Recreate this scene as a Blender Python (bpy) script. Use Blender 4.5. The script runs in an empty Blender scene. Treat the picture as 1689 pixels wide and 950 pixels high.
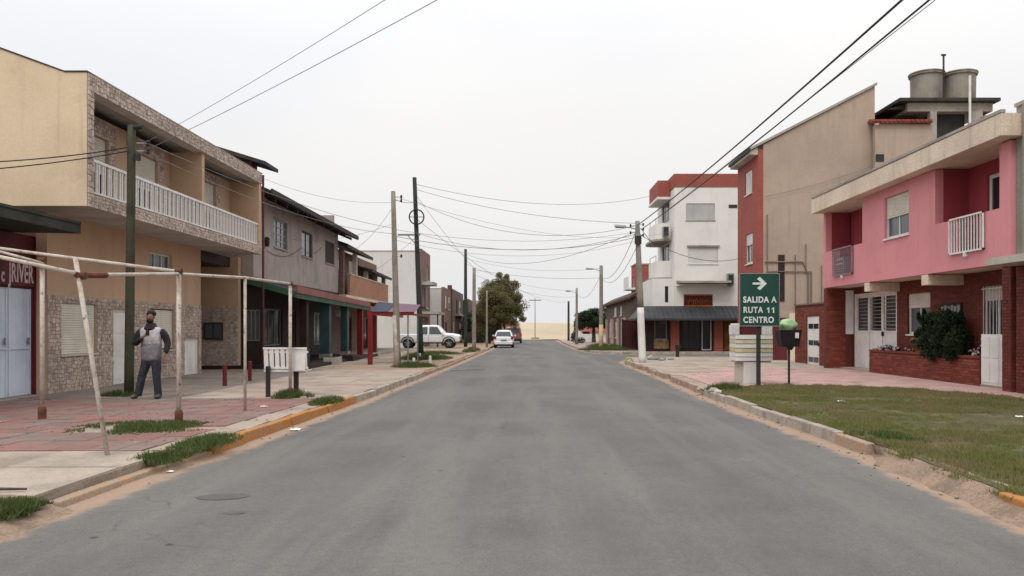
import bpy, bmesh, math, random
import numpy as np
from mathutils import Vector, Matrix, noise as mnoise
random.seed(7); rng = np.random.default_rng(7)
R = math.radians
S = bpy.context.scene
COL = S.collection

# ---------------------------------------------------------------- camera, sky, sun, exposure
cam_d = bpy.data.cameras.new("camera"); cam = bpy.data.objects.new("camera", cam_d); COL.objects.link(cam)
cam.location = (0, 0, 1.6); cam.rotation_euler = (R(90), 0, 0)
cam_d.sensor_width = 36; cam_d.lens = 36*1300/1689
cam_d.shift_x = -23.5/1689; cam_d.shift_y = 67/1689
cam_d.clip_start = 0.05; cam_d.clip_end = 6000
S.camera = cam
S.view_settings.view_transform = 'Standard'; S.view_settings.look = 'None'
S.view_settings.exposure = 0.0; S.view_settings.gamma = 1.0
S.view_settings.use_curve_mapping = False
S.render.engine = 'CYCLES'
S.cycles.max_bounces = 6; S.cycles.diffuse_bounces = 3; S.cycles.glossy_bounces = 3
S.cycles.transparent_max_bounces = 8

SUN_EL, SUN_AZ = 52.0, 200.0      # azimuth measured clockwise from +Y (the street runs along +Y)
W = bpy.data.worlds.new("World"); S.world = W; W.use_nodes = True
nt = W.node_tree; N = nt.nodes; L = nt.links
for n in list(N): N.remove(n)
out = N.new('ShaderNodeOutputWorld'); bg = N.new('ShaderNodeBackground'); L.new(bg.outputs[0], out.inputs[0])
sky = N.new('ShaderNodeTexSky'); sky.sky_type = 'NISHITA'; sky.sun_disc = False
sky.sun_elevation = R(SUN_EL); sky.sun_rotation = R(SUN_AZ); sky.dust_density = 6; sky.ozone_density = 1
hs = N.new('ShaderNodeHueSaturation'); hs.inputs['Saturation'].default_value = 0.25; hs.inputs['Value'].default_value = 1.0
L.new(sky.outputs[0], hs.inputs['Color'])
# an even overcast deck: brightness rises from horizon to zenith as under real stratus
tc = N.new('ShaderNodeTexCoord'); sep = N.new('ShaderNodeSeparateXYZ'); L.new(tc.outputs['Generated'], sep.inputs[0])
mr = N.new('ShaderNodeMapRange'); mr.inputs['From Min'].default_value = -0.02; mr.inputs['From Max'].default_value = 1
mr.inputs['To Min'].default_value = 8.8; mr.inputs['To Max'].default_value = 19.5
mr.inputs['From Min'].default_value = 0.0; mr.inputs['To Max'].default_value = 23.5
sq_ = N.new('ShaderNodeMath'); sq_.operation = 'POWER'; sq_.inputs[1].default_value = 2.0; sq_.use_clamp = True
cl_ = N.new('ShaderNodeMath'); cl_.operation = 'MAXIMUM'; cl_.inputs[1].default_value = 0.0
L.new(sep.outputs['Z'], cl_.inputs[0]); L.new(cl_.outputs[0], sq_.inputs[0]); L.new(sq_.outputs[0], mr.inputs['Value'])
nz = N.new('ShaderNodeTexNoise'); nz.inputs['Scale'].default_value = 1.6; nz.inputs['Detail'].default_value = 3
mp = N.new('ShaderNodeMapping'); mp.inputs['Scale'].default_value = (1, 1, 3.0)
L.new(tc.outputs['Generated'], mp.inputs[0]); L.new(mp.outputs[0], nz.inputs['Vector'])
mz = N.new('ShaderNodeMapRange'); mz.inputs['To Min'].default_value = 0.93; mz.inputs['To Max'].default_value = 1.07
L.new(nz.outputs['Fac'], mz.inputs['Value'])
mm = N.new('ShaderNodeMath'); mm.operation = 'MULTIPLY'; L.new(mr.outputs[0], mm.inputs[0]); L.new(mz.outputs[0], mm.inputs[1])
vm = N.new('ShaderNodeVectorMath'); vm.operation = 'SCALE'; vm.inputs[0].default_value = (1.0, 0.988, 0.975)
tn = N.new('ShaderNodeMix'); tn.data_type = 'RGBA'; tn.inputs[6].default_value = (.945, .95, .985, 1); tn.inputs[7].default_value = (1.0, .992, .978, 1)
tr_ = N.new('ShaderNodeMapRange'); tr_.interpolation_type = 'SMOOTHSTEP'; tr_.inputs['From Min'].default_value = .38; tr_.inputs['From Max'].default_value = .6
nz2 = N.new('ShaderNodeTexNoise'); nz2.inputs['Scale'].default_value = 1.1; nz2.inputs['Detail'].default_value = 4; L.new(mp.outputs[0], nz2.inputs['Vector'])
L.new(nz2.outputs['Fac'], tr_.inputs['Value']); L.new(tr_.outputs[0], tn.inputs['Factor']); L.new(tn.outputs[2], vm.inputs[0])
L.new(mm.outputs[0], vm.inputs['Scale'])
mix = N.new('ShaderNodeMix'); mix.data_type = 'RGBA'; mix.inputs['Factor'].default_value = 0.93
L.new(hs.outputs[0], mix.inputs[6]); L.new(vm.outputs[0], mix.inputs[7])
L.new(mix.outputs[2], bg.inputs['Color']); bg.inputs['Strength'].default_value = 0.1

sl = bpy.data.lights.new("sun", 'SUN'); sl.energy = 1.1; sl.angle = R(18); sl.color = (1, 0.96, 0.9)
so = bpy.data.objects.new("sun", sl); COL.objects.link(so)
_a, _e = R(SUN_AZ), R(SUN_EL)
so.rotation_euler = Vector((math.sin(_a)*math.cos(_e), math.cos(_a)*math.cos(_e), math.sin(_e))).to_track_quat('Z', 'Y').to_euler()
so.location = (0, -10, 30)

# ---------------------------------------------------------------- materials
def _nodes(name):
    m = bpy.data.materials.new(name); m.use_nodes = True
    t = m.node_tree; b = t.nodes['Principled BSDF']
    return m, t.nodes, t.links, b
def _noise(N, L, vec, scale, detail=4, rough=.55):
    n = N.new('ShaderNodeTexNoise'); n.inputs['Scale'].default_value = scale
    n.inputs['Detail'].default_value = detail; n.inputs['Roughness'].default_value = rough
    if vec: L.new(vec, n.inputs['Vector'])
    return n.outputs['Fac']
def _ramp(N, L, val, a, b, lo=0.0, hi=1.0):
    r = N.new('ShaderNodeMapRange'); r.interpolation_type = 'SMOOTHSTEP'
    r.inputs['From Min'].default_value = a; r.inputs['From Max'].default_value = b
    r.inputs['To Min'].default_value = lo; r.inputs['To Max'].default_value = hi
    L.new(val, r.inputs['Value']); return r.outputs[0]
def _mix(N, L, fac, a, b, blend='MIX'):
    m = N.new('ShaderNodeMix'); m.data_type = 'RGBA'; m.blend_type = blend
    if isinstance(fac, (int, float)): m.inputs['Factor'].default_value = fac
    else: L.new(fac, m.inputs['Factor'])
    for i, v in ((6, a), (7, b)):
        if isinstance(v, tuple): m.inputs[i].default_value = (*v[:3], 1)
        else: L.new(v, m.inputs[i])
    return m.outputs[2]
def mat(name, c, c2=None, s=1.2, amt=1.0, streak=0, sc=None, fine=30, fa=.16, bump=.25, bd=.01, rough=.85, metal=0,
        island=0.0, spec=.3, lo=.4, hi=.65, stains=0, stc=None, emit=0):
    m, N, L, B = _nodes(name)
    tcn = N.new('ShaderNodeTexCoord'); vec = tcn.outputs['Object']
    c2 = c2 or tuple(v*.78 for v in c)
    f1 = _ramp(N, L, _noise(N, L, vec, s, 6, .6), lo, hi, 0, amt)
    col = _mix(N, L, f1, c, c2)
    if streak:
        mpn = N.new('ShaderNodeMapping'); mpn.inputs['Scale'].default_value = (2.6, 2.6, .16); L.new(vec, mpn.inputs[0])
        f2 = _ramp(N, L, _noise(N, L, mpn.outputs[0], 1.6, 7, .65), .5, .78, 0, streak)
        col = _mix(N, L, f2, col, sc or tuple(v*.42 for v in c))
    if stains:
        f4 = _ramp(N, L, _noise(N, L, vec, s*2.7+.31, 8, .7), .56, .7, 0, stains)
        col = _mix(N, L, f4, col, stc or tuple(v*.4 for v in c))
    ff = _noise(N, L, vec, fine, 3, .7)
    g = _ramp(N, L, ff, .25, .75, 1-fa, 1+fa)
    vmn = N.new('ShaderNodeVectorMath'); vmn.operation = 'SCALE'; L.new(col, vmn.inputs[0]); L.new(g, vmn.inputs['Scale'])
    col = vmn.outputs[0]
    if island:
        geo = N.new('ShaderNodeNewGeometry')
        g2 = _ramp(N, L, geo.outputs['Random Per Island'], 0, 1, 1-island, 1+island)
        v2 = N.new('ShaderNodeVectorMath'); v2.operation = 'SCALE'; L.new(col, v2.inputs[0]); L.new(g2, v2.inputs['Scale'])
        col = v2.outputs[0]
    L.new(col, B.inputs['Base Color'])
    B.inputs['Metallic'].default_value = metal
    B.inputs['Specular IOR Level'].default_value = spec
    rr = _ramp(N, L, ff, .3, .7, max(.03, rough-.08), min(1, rough+.08)); L.new(rr, B.inputs['Roughness'])
    if bump:
        bn = N.new('ShaderNodeBump'); bn.inputs['Strength'].default_value = bump; bn.inputs['Distance'].default_value = bd
        L.new(ff, bn.inputs['Height']); L.new(bn.outputs[0], B.inputs['Normal'])
    return m
def mat_stone(name, cols, grime=.3):
    m, N, L, B = _nodes(name)
    geo = N.new('ShaderNodeNewGeometry'); cr = N.new('ShaderNodeValToRGB')
    while len(cr.color_ramp.elements) < len(cols): cr.color_ramp.elements.new(.5)
    for i, c in enumerate(cols):
        cr.color_ramp.elements[i].position = i/(len(cols)-1); cr.color_ramp.elements[i].color = (*c, 1)
    L.new(geo.outputs['Random Per Island'], cr.inputs[0])
    tcn = N.new('ShaderNodeTexCoord')
    f = _ramp(N, L, _noise(N, L, tcn.outputs['Object'], 14, 6, .7), .3, .75, 0, grime)
    col = _mix(N, L, f, cr.outputs[0], tuple(v*.5 for v in cols[0]))
    f3 = _ramp(N, L, _noise(N, L, tcn.outputs['Object'], .8, 5, .6), .42, .7, 0, .45)
    col = _mix(N, L, f3, col, tuple(v*.5 for v in cols[-1]))
    L.new(col, B.inputs['Base Color']); B.inputs['Roughness'].default_value = .8
    B.inputs['Specular IOR Level'].default_value = .3
    bn = N.new('ShaderNodeBump'); bn.inputs['Strength'].default_value = .4; bn.inputs['Distance'].default_value = .01
    L.new(_noise(N, L, tcn.outputs['Object'], 30, 5, .7), bn.inputs['Height']); L.new(bn.outputs[0], B.inputs['Normal'])
    return m
def mat_brick(name, c1, c2, mortar, axis='X', bw=.25, bh=.075, grime=.4):
    """brickwork too far off to tell the bricks apart"""
    m, N, L, B = _nodes(name)
    tcn = N.new('ShaderNodeTexCoord'); sp = N.new('ShaderNodeSeparateXYZ'); cb = N.new('ShaderNodeCombineXYZ')
    L.new(tcn.outputs['Object'], sp.inputs[0])
    L.new(sp.outputs['Y' if axis == 'X' else 'X'], cb.inputs[0]); L.new(sp.outputs['Z'], cb.inputs[1])
    b = N.new('ShaderNodeTexBrick'); b.inputs['Scale'].default_value = 1
    b.inputs['Color1'].default_value = (*c1, 1); b.inputs['Color2'].default_value = (*c2, 1); b.inputs['Mortar'].default_value = (*mortar, 1)
    b.inputs['Mortar Size'].default_value = .01; b.inputs['Brick Width'].default_value = bw; b.inputs['Row Height'].default_value = bh
    L.new(cb.outputs[0], b.inputs['Vector'])
    f = _ramp(N, L, _noise(N, L, tcn.outputs['Object'], 1.1, 7, .65), .45, .72, 0, grime)
    col = _mix(N, L, f, b.outputs['Color'], tuple(v*.4 for v in c1))
    L.new(col, B.inputs['Base Color']); B.inputs['Roughness'].default_value = .85
    bn = N.new('ShaderNodeBump'); bn.inputs['Strength'].default_value = .5; bn.inputs['Distance'].default_value = .01; bn.invert = True
    L.new(b.outputs['Fac'], bn.inputs['Height']); L.new(bn.outputs[0], B.inputs['Normal'])
    return m
def mat_glass(name, c=(.02, .025, .03), rough=.08):
    m, N, L, B = _nodes(name)
    B.inputs['Base Color'].default_value = (*c, 1); B.inputs['Specular IOR Level'].default_value = .6
    tcn = N.new('ShaderNodeTexCoord')
    n = _noise(N, L, tcn.outputs['Object'], .9, 3)
    L.new(_ramp(N, L, n, .3, .7, rough, rough+.12), B.inputs['Roughness'])
    return m
def mat_leaf(name, cols, trans=.25, patch=None, ps=.35):
    m, N, L, B = _nodes(name)
    geo = N.new('ShaderNodeNewGeometry'); cr = N.new('ShaderNodeValToRGB')
    while len(cr.color_ramp.elements) < len(cols): cr.color_ramp.elements.new(.5)
    for i, c in enumerate(cols):
        cr.color_ramp.elements[i].position = i/(len(cols)-1); cr.color_ramp.elements[i].color = (*c, 1)
    L.new(geo.outputs['Random Per Island'], cr.inputs[0]); col = cr.outputs[0]
    if patch:
        tcn = N.new('ShaderNodeTexCoord')
        f = _ramp(N, L, _noise(N, L, tcn.outputs['Object'], ps, 5, .6), .42, .62, 0, .85)
        col = _mix(N, L, f, col, patch)
    L.new(col, B.inputs['Base Color']); B.inputs['Roughness'].default_value = .7; B.inputs['Specular IOR Level'].default_value = .2
    tr = N.new('ShaderNodeBsdfTranslucent'); L.new(col, tr.inputs['Color'])
    ms = N.new('ShaderNodeMixShader'); ms.inputs[0].default_value = trans
    L.new(B.outputs[0], ms.inputs[1]); L.new(tr.outputs[0], ms.inputs[2])
    L.new(ms.outputs[0], N['Material Output'].inputs[0])
    return m

# ---------------------------------------------------------------- mesh building
def origin(o):
    v = Vector((0, 0, 0))
    while o: v += o.location; o = o.parent
    return v
class MB:
    def __init__(s): s.v = []; s.f = []
    def add(s, vs, fs):
        k = len(s.v); s.v += [tuple(v) for v in vs]; s.f += [tuple(i+k for i in f) for f in fs]; return s
    def box(s, x0, x1, y0, y1, z0, z1):
        x0, x1 = sorted((x0, x1)); y0, y1 = sorted((y0, y1)); z0, z1 = sorted((z0, z1))
        return s.add([(x0,y0,z0),(x1,y0,z0),(x1,y1,z0),(x0,y1,z0),(x0,y0,z1),(x1,y0,z1),(x1,y1,z1),(x0,y1,z1)],
                     [(0,3,2,1),(4,5,6,7),(0,1,5,4),(1,2,6,5),(2,3,7,6),(3,0,4,7)])
    def fb(s, F, u0, u1, z0, z1, d0, d1):
        a, p, sg = F
        if a == 'X': return s.box(p+sg*d0, p+sg*d1, u0, u1, z0, z1)
        return s.box(u0, u1, p+sg*d0, p+sg*d1, z0, z1)
    def prism(s, poly, z0, z1):
        n = len(poly); vs = [(x, y, z0) for x, y in poly]+[(x, y, z1) for x, y in poly]
        return s.add(vs, [tuple(range(n))[::-1], tuple(range(n, 2*n))]+[(i, (i+1) % n, n+(i+1) % n, n+i) for i in range(n)])
    def prism_xz(s, poly, y0, y1):
        n = len(poly); vs = [(x, y0, z) for x, z in poly]+[(x, y1, z) for x, z in poly]
        return s.add(vs, [tuple(range(n)), tuple(range(n, 2*n))[::-1]]+[(i, (i+1) % n, n+(i+1) % n, n+i) for i in range(n)])
    def prism_yz(s, poly, x0, x1):
        n = len(poly); vs = [(x0, y, z) for y, z in poly]+[(x1, y, z) for y, z in poly]
        return s.add(vs, [tuple(range(n)), tuple(range(n, 2*n))[::-1]]+[(i, (i+1) % n, n+(i+1) % n, n+i) for i in range(n)])
    def slab(s, q, t):
        """thick sheet: q = 4 corners, thickness t downwards"""
        vs = [tuple(p) for p in q]+[(p[0], p[1], p[2]-t) for p in q]
        return s.add(vs, [(0,1,2,3),(7,6,5,4),(0,4,5,1),(1,5,6,2),(2,6,7,3),(3,7,4,0)])
    def tube(s, pts, r, n=8, cap=True):
        pts = [Vector(p) for p in pts]; rs = r if isinstance(r, (list, tuple)) else [r]*len(pts)
        k = len(s.v); up = Vector((0, 0, 1)); prev = None
        for i, p in enumerate(pts):
            d = (pts[min(i+1, len(pts)-1)]-pts[max(i-1, 0)]).normalized()
            if prev is None:
                a = d.cross(up) if abs(d.z) < .95 else d.cross(Vector((0, 1, 0)))
            else: a = prev - d*prev.dot(d)
            a.normalize(); prev = a; b = d.cross(a)
            for j in range(n):
                t = 2*math.pi*j/n; s.v.append(tuple(p+(a*math.cos(t)+b*math.sin(t))*rs[i]))
        for i in range(len(pts)-1):
            for j in range(n):
                s.f.append((k+i*n+j, k+i*n+(j+1) % n, k+(i+1)*n+(j+1) % n, k+(i+1)*n+j))
        if cap:
            s.f.append(tuple(k+j for j in range(n))[::-1]); e = k+(len(pts)-1)*n; s.f.append(tuple(e+j for j in range(n)))
        return s
    def lathe(s, c, prof, n=20):
        k = len(s.v)
        for r, z in prof:
            for j in range(n):
                t = 2*math.pi*j/n; s.v.append((c[0]+r*math.cos(t), c[1]+r*math.sin(t), c[2]+z))
        for i in range(len(prof)-1):
            for j in range(n): s.f.append((k+i*n+j, k+i*n+(j+1) % n, k+(i+1)*n+(j+1) % n, k+(i+1)*n+j))
        s.f.append(tuple(k+j for j in range(n))[::-1]); e = k+(len(prof)-1)*n; s.f.append(tuple(e+j for j in range(n)))
        return s
    def blob(s, c, r, seed=0, rough=.15, n=10, m=7):
        k = len(s.v); rx, ry, rz = r if isinstance(r, (tuple, list)) else (r, r, r)
        for i in range(m+1):
            for j in range(n):
                t = math.pi*i/m; p = 2*math.pi*j/n
                d = Vector((math.sin(t)*math.cos(p), math.sin(t)*math.sin(p), math.cos(t)))
                q = 1+rough*mnoise.noise(d*1.7+Vector((seed*3.1, seed, 0)))*2
                s.v.append((c[0]+d.x*rx*q, c[1]+d.y*ry*q, c[2]+d.z*rz*q))
        for i in range(m):
            for j in range(n): s.f.append((k+i*n+j, k+(i+1)*n+j, k+(i+1)*n+(j+1) % n, k+i*n+(j+1) % n))
        return s
    def wall(s, F, u0, u1, z0, z1, th, holes=()):
        """a wall slab with real openings; front face on the plane F, body behind it"""
        holes = [(max(a, u0), min(b, u1), max(c, z0), min(d, z1)) for a, b, c, d in holes]
        us = sorted({u0, u1, *[h[0] for h in holes], *[h[1] for h in holes]})
        zs = sorted({z0, z1, *[h[2] for h in holes], *[h[3] for h in holes]})
        inh = lambda u, z: any(h[0] < u < h[1] and h[2] < z < h[3] for h in holes)
        for zi in range(len(zs)-1):
            run = None
            for ui in range(len(us)-1):
                solid = not inh((us[ui]+us[ui+1])/2, (zs[zi]+zs[zi+1])/2)
                if solid and run is None: run = us[ui]
                if run is not None and (not solid or ui == len(us)-2):
                    s.fb(F, run, us[ui+1] if solid else us[ui], zs[zi], zs[zi+1], -th, 0); run = None
        return s
    def build(s, name, m=None, parent=None, kind=None, label=None, smooth=False, bevel=0, recalc=True):
        o0 = origin(parent)
        me = bpy.data.meshes.new(name)
        me.from_pydata([(v[0]-o0.x, v[1]-o0.y, v[2]-o0.z) for v in s.v], [], s.f)
        if recalc and len(s.f) < 60000:
            b = bmesh.new(); b.from_mesh(me); bmesh.ops.recalc_face_normals(b, faces=b.faces); b.to_mesh(me); b.free()
        if smooth: me.shade_smooth()
        if m: me.materials.append(m)
        o = bpy.data.objects.new(name, me); COL.objects.link(o); o.parent = parent
        if kind: o['kind'] = kind
        if label: o['label'] = label
        if bevel:
            bv = o.modifiers.new('bevel', 'BEVEL'); bv.width = bevel; bv.segments = 2; bv.limit_method = 'ANGLE'
        return o
def thing(name, label, cat, loc=(0, 0, 0), group=None, rz=0):
    o = bpy.data.objects.new(name, None); COL.objects.link(o); o.location = loc; o.rotation_euler.z = rz
    o.empty_display_size = .2
    o['label'] = label; o['category'] = cat
    if group: o['group'] = group
    return o
def tag(o, label, cat, group=None):
    o['label'] = label; o['category'] = cat
    if group: o['group'] = group
    return o
def setting(name, parent=None):
    o = bpy.data.objects.new(name, None); COL.objects.link(o); o['kind'] = 'structure'; return o
def copy_tree(o, parent=None):
    c = o.copy(); COL.objects.link(c); c.parent = parent
    for ch in [x for x in bpy.data.objects if x.parent == o and x != c]: copy_tree(ch, c)
    return c
def dup(o, loc, label=None):
    c = copy_tree(o); c.location = loc
    if label: c['label'] = label
    return c
def raw_mesh(name, V, Fc, m, parent=None, kind=None):
    """fast path for tens of thousands of equal faces: V (n,3), Fc (k,3 or 4)"""
    o0 = origin(parent); V = np.asarray(V, dtype=np.float32)-np.array(o0, dtype=np.float32)
    Fc = np.asarray(Fc, dtype=np.int32); k, w = Fc.shape
    me = bpy.data.meshes.new(name); me.vertices.add(len(V)); me.vertices.foreach_set('co', V.ravel())
    me.loops.add(k*w); me.loops.foreach_set('vertex_index', Fc.ravel())
    me.polygons.add(k); me.polygons.foreach_set('loop_start', np.arange(0, k*w, w, dtype=np.int32))
    me.update(calc_edges=True); me.materials.append(m)
    o = bpy.data.objects.new(name, me); COL.objects.link(o); o.parent = parent
    if kind: o['kind'] = kind
    return o
def text(body, size, loc, rot, m, parent, name='lettering', extrude=.004, offset=0.0, align='CENTER', sx=1.0, space=1.0):
    cu = bpy.data.curves.new(name, 'FONT'); cu.body = body; cu.size = size; cu.extrude = extrude; cu.offset = offset
    cu.align_x = align; cu.align_y = 'CENTER'; cu.space_character = space; cu.materials.append(m)
    o = bpy.data.objects.new(name, cu); COL.objects.link(o); o.parent = parent
    o.rotation_euler = rot; o.scale = (sx, 1, 1); bpy.context.view_layer.update()
    me = bpy.data.meshes.new_from_object(o, depsgraph=bpy.context.evaluated_depsgraph_get())   # flat print becomes ordinary mesh
    me.transform(Matrix.Translation(Vector(loc)-origin(parent)) @ o.rotation_euler.to_matrix().to_4x4() @ Matrix.Diagonal((sx, 1, 1, 1)))
    bpy.data.objects.remove(o); o = bpy.data.objects.new(name, me); COL.objects.link(o); o.parent = parent
    if not me.materials: me.materials.append(m)
    return o
def boxes(name, m, parent, *bs):
    for b in bs: MB().box(*b).build(name, m, parent)
RX = {'+X': (R(90), 0, R(90)), '-X': (R(90), 0, R(-90)), '-Y': (R(90), 0, 0)}

# ---------------------------------------------------------------- cladding
def in_holes(u, z, holes, e=0): return any(h[0]-e < u < h[1]+e and h[2]-e < z < h[3]+e for h in holes)
def clad(F, u0, u1, z0, z1, parent, m, mm, holes=(), cell=.15, d=.02, name='stone_cladding'):
    """irregular flat stones set in mortar, every stone with its own edges"""
    nu = max(1, round((u1-u0)/cell)); nz_ = max(1, round((z1-z0)/cell)); du = (u1-u0)/nu; dz = (z1-z0)/nz_
    P = {}
    for i in range(nu+1):
        for j in range(nz_+1):
            a = u0+i*du+(random.uniform(-.36, .36)*du if 0 < i < nu else 0)
            b = z0+j*dz+(random.uniform(-.36, .36)*dz if 0 < j < nz_ else 0)
            P[i, j] = (a, b)
    ax, p, sg = F
    w = lambda u, z, dd: (p+sg*dd, u, z) if ax == 'X' else (u, p+sg*dd, z)
    mb = MB()
    for i in range(nu):
        for j in range(nz_):
            q = [P[i, j], P[i+1, j], P[i+1, j+1], P[i, j+1]]
            cu = sum(x[0] for x in q)/4; cz = sum(x[1] for x in q)/4
            if in_holes(cu, cz, holes, -.0): continue
            q = [(cu+(x[0]-cu)*.9, cz+(x[1]-cz)*.9) for x in q]
            if any(in_holes(x[0], x[1], holes) for x in q):
                q = [(cu+(x[0]-cu)*.55, cz+(x[1]-cz)*.55) for x in q]
                if any(in_holes(x[0], x[1], holes) for x in q): continue
            h = d+random.uniform(0, .012)
            mb.add([w(*x, .004) for x in q]+[w(cu+(x[0]-cu)*.93, cz+(x[1]-cz)*.93, h) for x in q],
                   [(4,5,6,7),(0,1,5,4),(1,2,6,5),(2,3,7,6),(3,0,4,7)])
    o = mb.build(name, m, parent, kind='stuff')
    b = MB(); 
    # mortar bed behind the stones
    b.wall((ax, p+sg*.008, sg), u0, u1, z0, z1, .0075, holes); b.build('mortar_bed', mm, parent)
    return o
def bricks(F, u0, u1, z0, z1, parent, m, holes=(), bl=.25, bh=.075, d=.012, gap=.012, name='brickwork'):
    ax, p, sg = F; mb = MB(); row = 0; z = z0
    while z+bh <= z1+.02:
        u = u0-(bl/2 if row % 2 else 0)
        while u < u1:
            a, b = max(u, u0)+gap/2, min(u+bl, u1)-gap/2
            zc = z+bh/2
            for h in holes:
                if h[2] < zc+bh*.4 and h[3] > zc-bh*.4 and a < h[1] and b > h[0]:
                    if a < h[0]: b = min(b, h[0])
                    elif b > h[1]: a = max(a, h[1])
                    else: a = b
            if b-a > .03:
                dd = d+random.uniform(-.004, .004)
                if ax == 'X':
                    x0, x1 = p+sg*.001, p+sg*dd
                    vs = [(x0,a,z+gap/2),(x0,b,z+gap/2),(x0,b,z+bh-gap/2),(x0,a,z+bh-gap/2)]
                    vs += [(x1, v[1], v[2]) for v in vs]
                else:
                    y0, y1 = p+sg*.001, p+sg*dd
                    vs = [(a,y0,z+gap/2),(b,y0,z+gap/2),(b,y0,z+bh-gap/2),(a,y0,z+bh-gap/2)]
                    vs += [(v[0], y1, v[2]) for v in vs]
                mb.add(vs, [(4,5,6,7),(0,1,5,4),(1,2,6,5),(2,3,7,6),(3,0,4,7)])
            u += bl
        z += bh; row += 1
    return mb.build(name, m, parent, kind='stuff')

# ---------------------------------------------------------------- windows, doors
def window(F, u0, u1, z0, z1, parent, frame, glass, shutter=0, sm=None, fw=.05, mull=1, dep=.1, bars=0, bm=None, sill=True, silm=None, trans=0, name='window'):
    mb = MB(); d1 = -dep+.04
    mb.fb(F, u0, u1, z1-fw, z1, -dep, d1); mb.fb(F, u0, u1, z0, z0+fw, -dep, d1)
    mb.fb(F, u0, u0+fw, z0+fw, z1-fw, -dep, d1); mb.fb(F, u1-fw, u1, z0+fw, z1-fw, -dep, d1)
    o = mb.build(name, frame, parent)
    W_ = (u1-u0-2*fw)/(mull+1)
    for i in range(mull+1):
        a = u0+fw+W_*i
        if i: MB().fb(F, a-fw*.35, a+fw*.35, z0+fw, z1-fw, -dep+.005, d1-.004).build('mullion', frame, o)
        MB().fb(F, a+.0 if not i else a+fw*.35, a+W_-(fw*.35 if i < mull else 0), z0+fw, z1-fw, -dep-.012, -dep+.01).build('pane', glass, o)
    for k in range(trans):
        zz = z0+(z1-z0)*(k+1)/(trans+1)
        MB().fb(F, u0+fw, u1-fw, zz-.015, zz+.015, -dep+.012, d1-.008).build('glazing_bar', frame, o)
    if sill:
        MB().fb(F, u0-.04, u1+.04, z0-.05, z0-.002, -dep, .05).build('sill', silm or frame, o)
    if shutter:
        zt = z1-fw*.3; zb = z1-(z1-z0)*shutter; s = MB(); n = max(3, int((zt-zb)/.055)); h = (zt-zb)/n
        ax, p, sg = F
        for i in range(n):
            a = zb+i*h
            dd = [(-dep+.045, a), (-dep+.062, a+h*.12), (-dep+.062, a+h*.8), (-dep+.045, a+h*.995)]
            for q0, q1 in zip(dd[:-1], dd[1:]):
                if ax == 'X': vs = [(p+sg*q0[0], u0+.015, q0[1]), (p+sg*q0[0], u1-.015, q0[1]), (p+sg*q1[0], u1-.015, q1[1]), (p+sg*q1[0], u0+.015, q1[1])]
                else: vs = [(u0+.015, p+sg*q0[0], q0[1]), (u1-.015, p+sg*q0[0], q0[1]), (u1-.015, p+sg*q1[0], q1[1]), (u0+.015, p+sg*q1[0], q1[1])]
                s.add(vs, [(0, 1, 2, 3)])
        s.build('roller_shutter', sm, o)
    if bars:
        n = bars; b0 = None
        for i in range(n):
            u = u0+(u1-u0)*(i+.5)/n
            b = MB().fb(F, u-.009, u+.009, z0, z1, .02, .038).build('bar', bm, o)
        r = MB()
        for zz in (z0+.06, z1-.08): r.fb(F, u0, u1, zz, zz+.025, .038, .044)
        r.build('bar_rail', bm, o)
    return o
def door(F, u0, u1, z0, z1, parent, m, frame, panels=2, dep=.08, handle=None, name='door', leaves=1):
    o = MB().fb(F, u0, u0+.05, z0, z1, -dep-.02, -dep+.05).fb(F, u1-.05, u1, z0, z1, -dep-.02, -dep+.05).fb(F, u0+.05, u1-.05, z1-.05, z1, -dep-.02, -dep+.05).build(name, frame, parent)
    w = (u1-u0-.1)/leaves
    for k in range(leaves):
        a = u0+.05+k*w; MB().fb(F, a+.006, a+w-.006, z0+.01, z1-.05, -dep-.01, -dep+.02).build('leaf', m, o)
        p = MB(); hh = (z1-z0-.15)/panels
        for i in range(panels):
            za = z0+.1+i*hh
            p.fb(F, a+.1, a+w-.1, za+.04, za+hh-.06, -dep+.02, -dep+.03)
        p.build('panel', m, o)
    if handle: MB().fb(F, u1-.16, u1-.1, z0+.95, z0+1.1, -dep+.02, -dep+.07).build('handle', handle, o)
    return o
# ---------------------------------------------------------------- palette
K = {}
K['tan'] = mat('tan_plaster', (.66,.525,.37), (.58,.455,.315), s=.4, streak=.4, sc=(.36,.29,.21), stains=.35, stc=(.40,.28,.18), fine=18, fa=.05, bump=.12)
K['tan2'] = mat('ochre_plaster', (.52,.355,.24), (.45,.31,.205), s=.6, streak=.25, fine=18, fa=.05, bump=.12, stains=.2)
K['soffit'] = mat('soffit_plaster', (.50,.46,.42), (.40,.36,.33), s=1.4, streak=0, stains=.3)
K['mortar'] = mat('mortar', (.36,.28,.235), fine=60)
K['stone'] = mat_stone('flagstone', [(.30,.22,.18), (.52,.42,.355), (.60,.50,.43), (.44,.345,.295), (.68,.60,.52), (.37,.285,.24), (.56,.46,.39)])
K['white'] = mat('white_paint', (.73,.71,.68), (.63,.61,.58), s=1.5, streak=.2, sc=(.45,.42,.38), rough=.55, fa=.05, bump=.05)
K['whitem'] = mat('white_metal_paint', (.72,.71,.69), (.62,.6,.57), s=3, rough=.45, fa=.05, bump=.03, stains=.25, stc=(.30,.16,.08))
K['shut'] = mat('cream_shutter', (.68,.65,.57), (.58,.55,.48), s=1.2, streak=.3, sc=(.42,.38,.32), rough=.5, fa=.05, bump=0)
K['glass'] = mat_glass('window_glass')
K['glassg'] = mat_glass('grey_window_glass', (.08,.09,.10), .1)
K['dark'] = mat('dark_paint', (.025,.024,.024), (.04,.036,.034), rough=.7)
K['brown'] = mat('dark_brown_wood', (.032,.018,.014), (.02,.013,.011), s=3, rough=.6)
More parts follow.
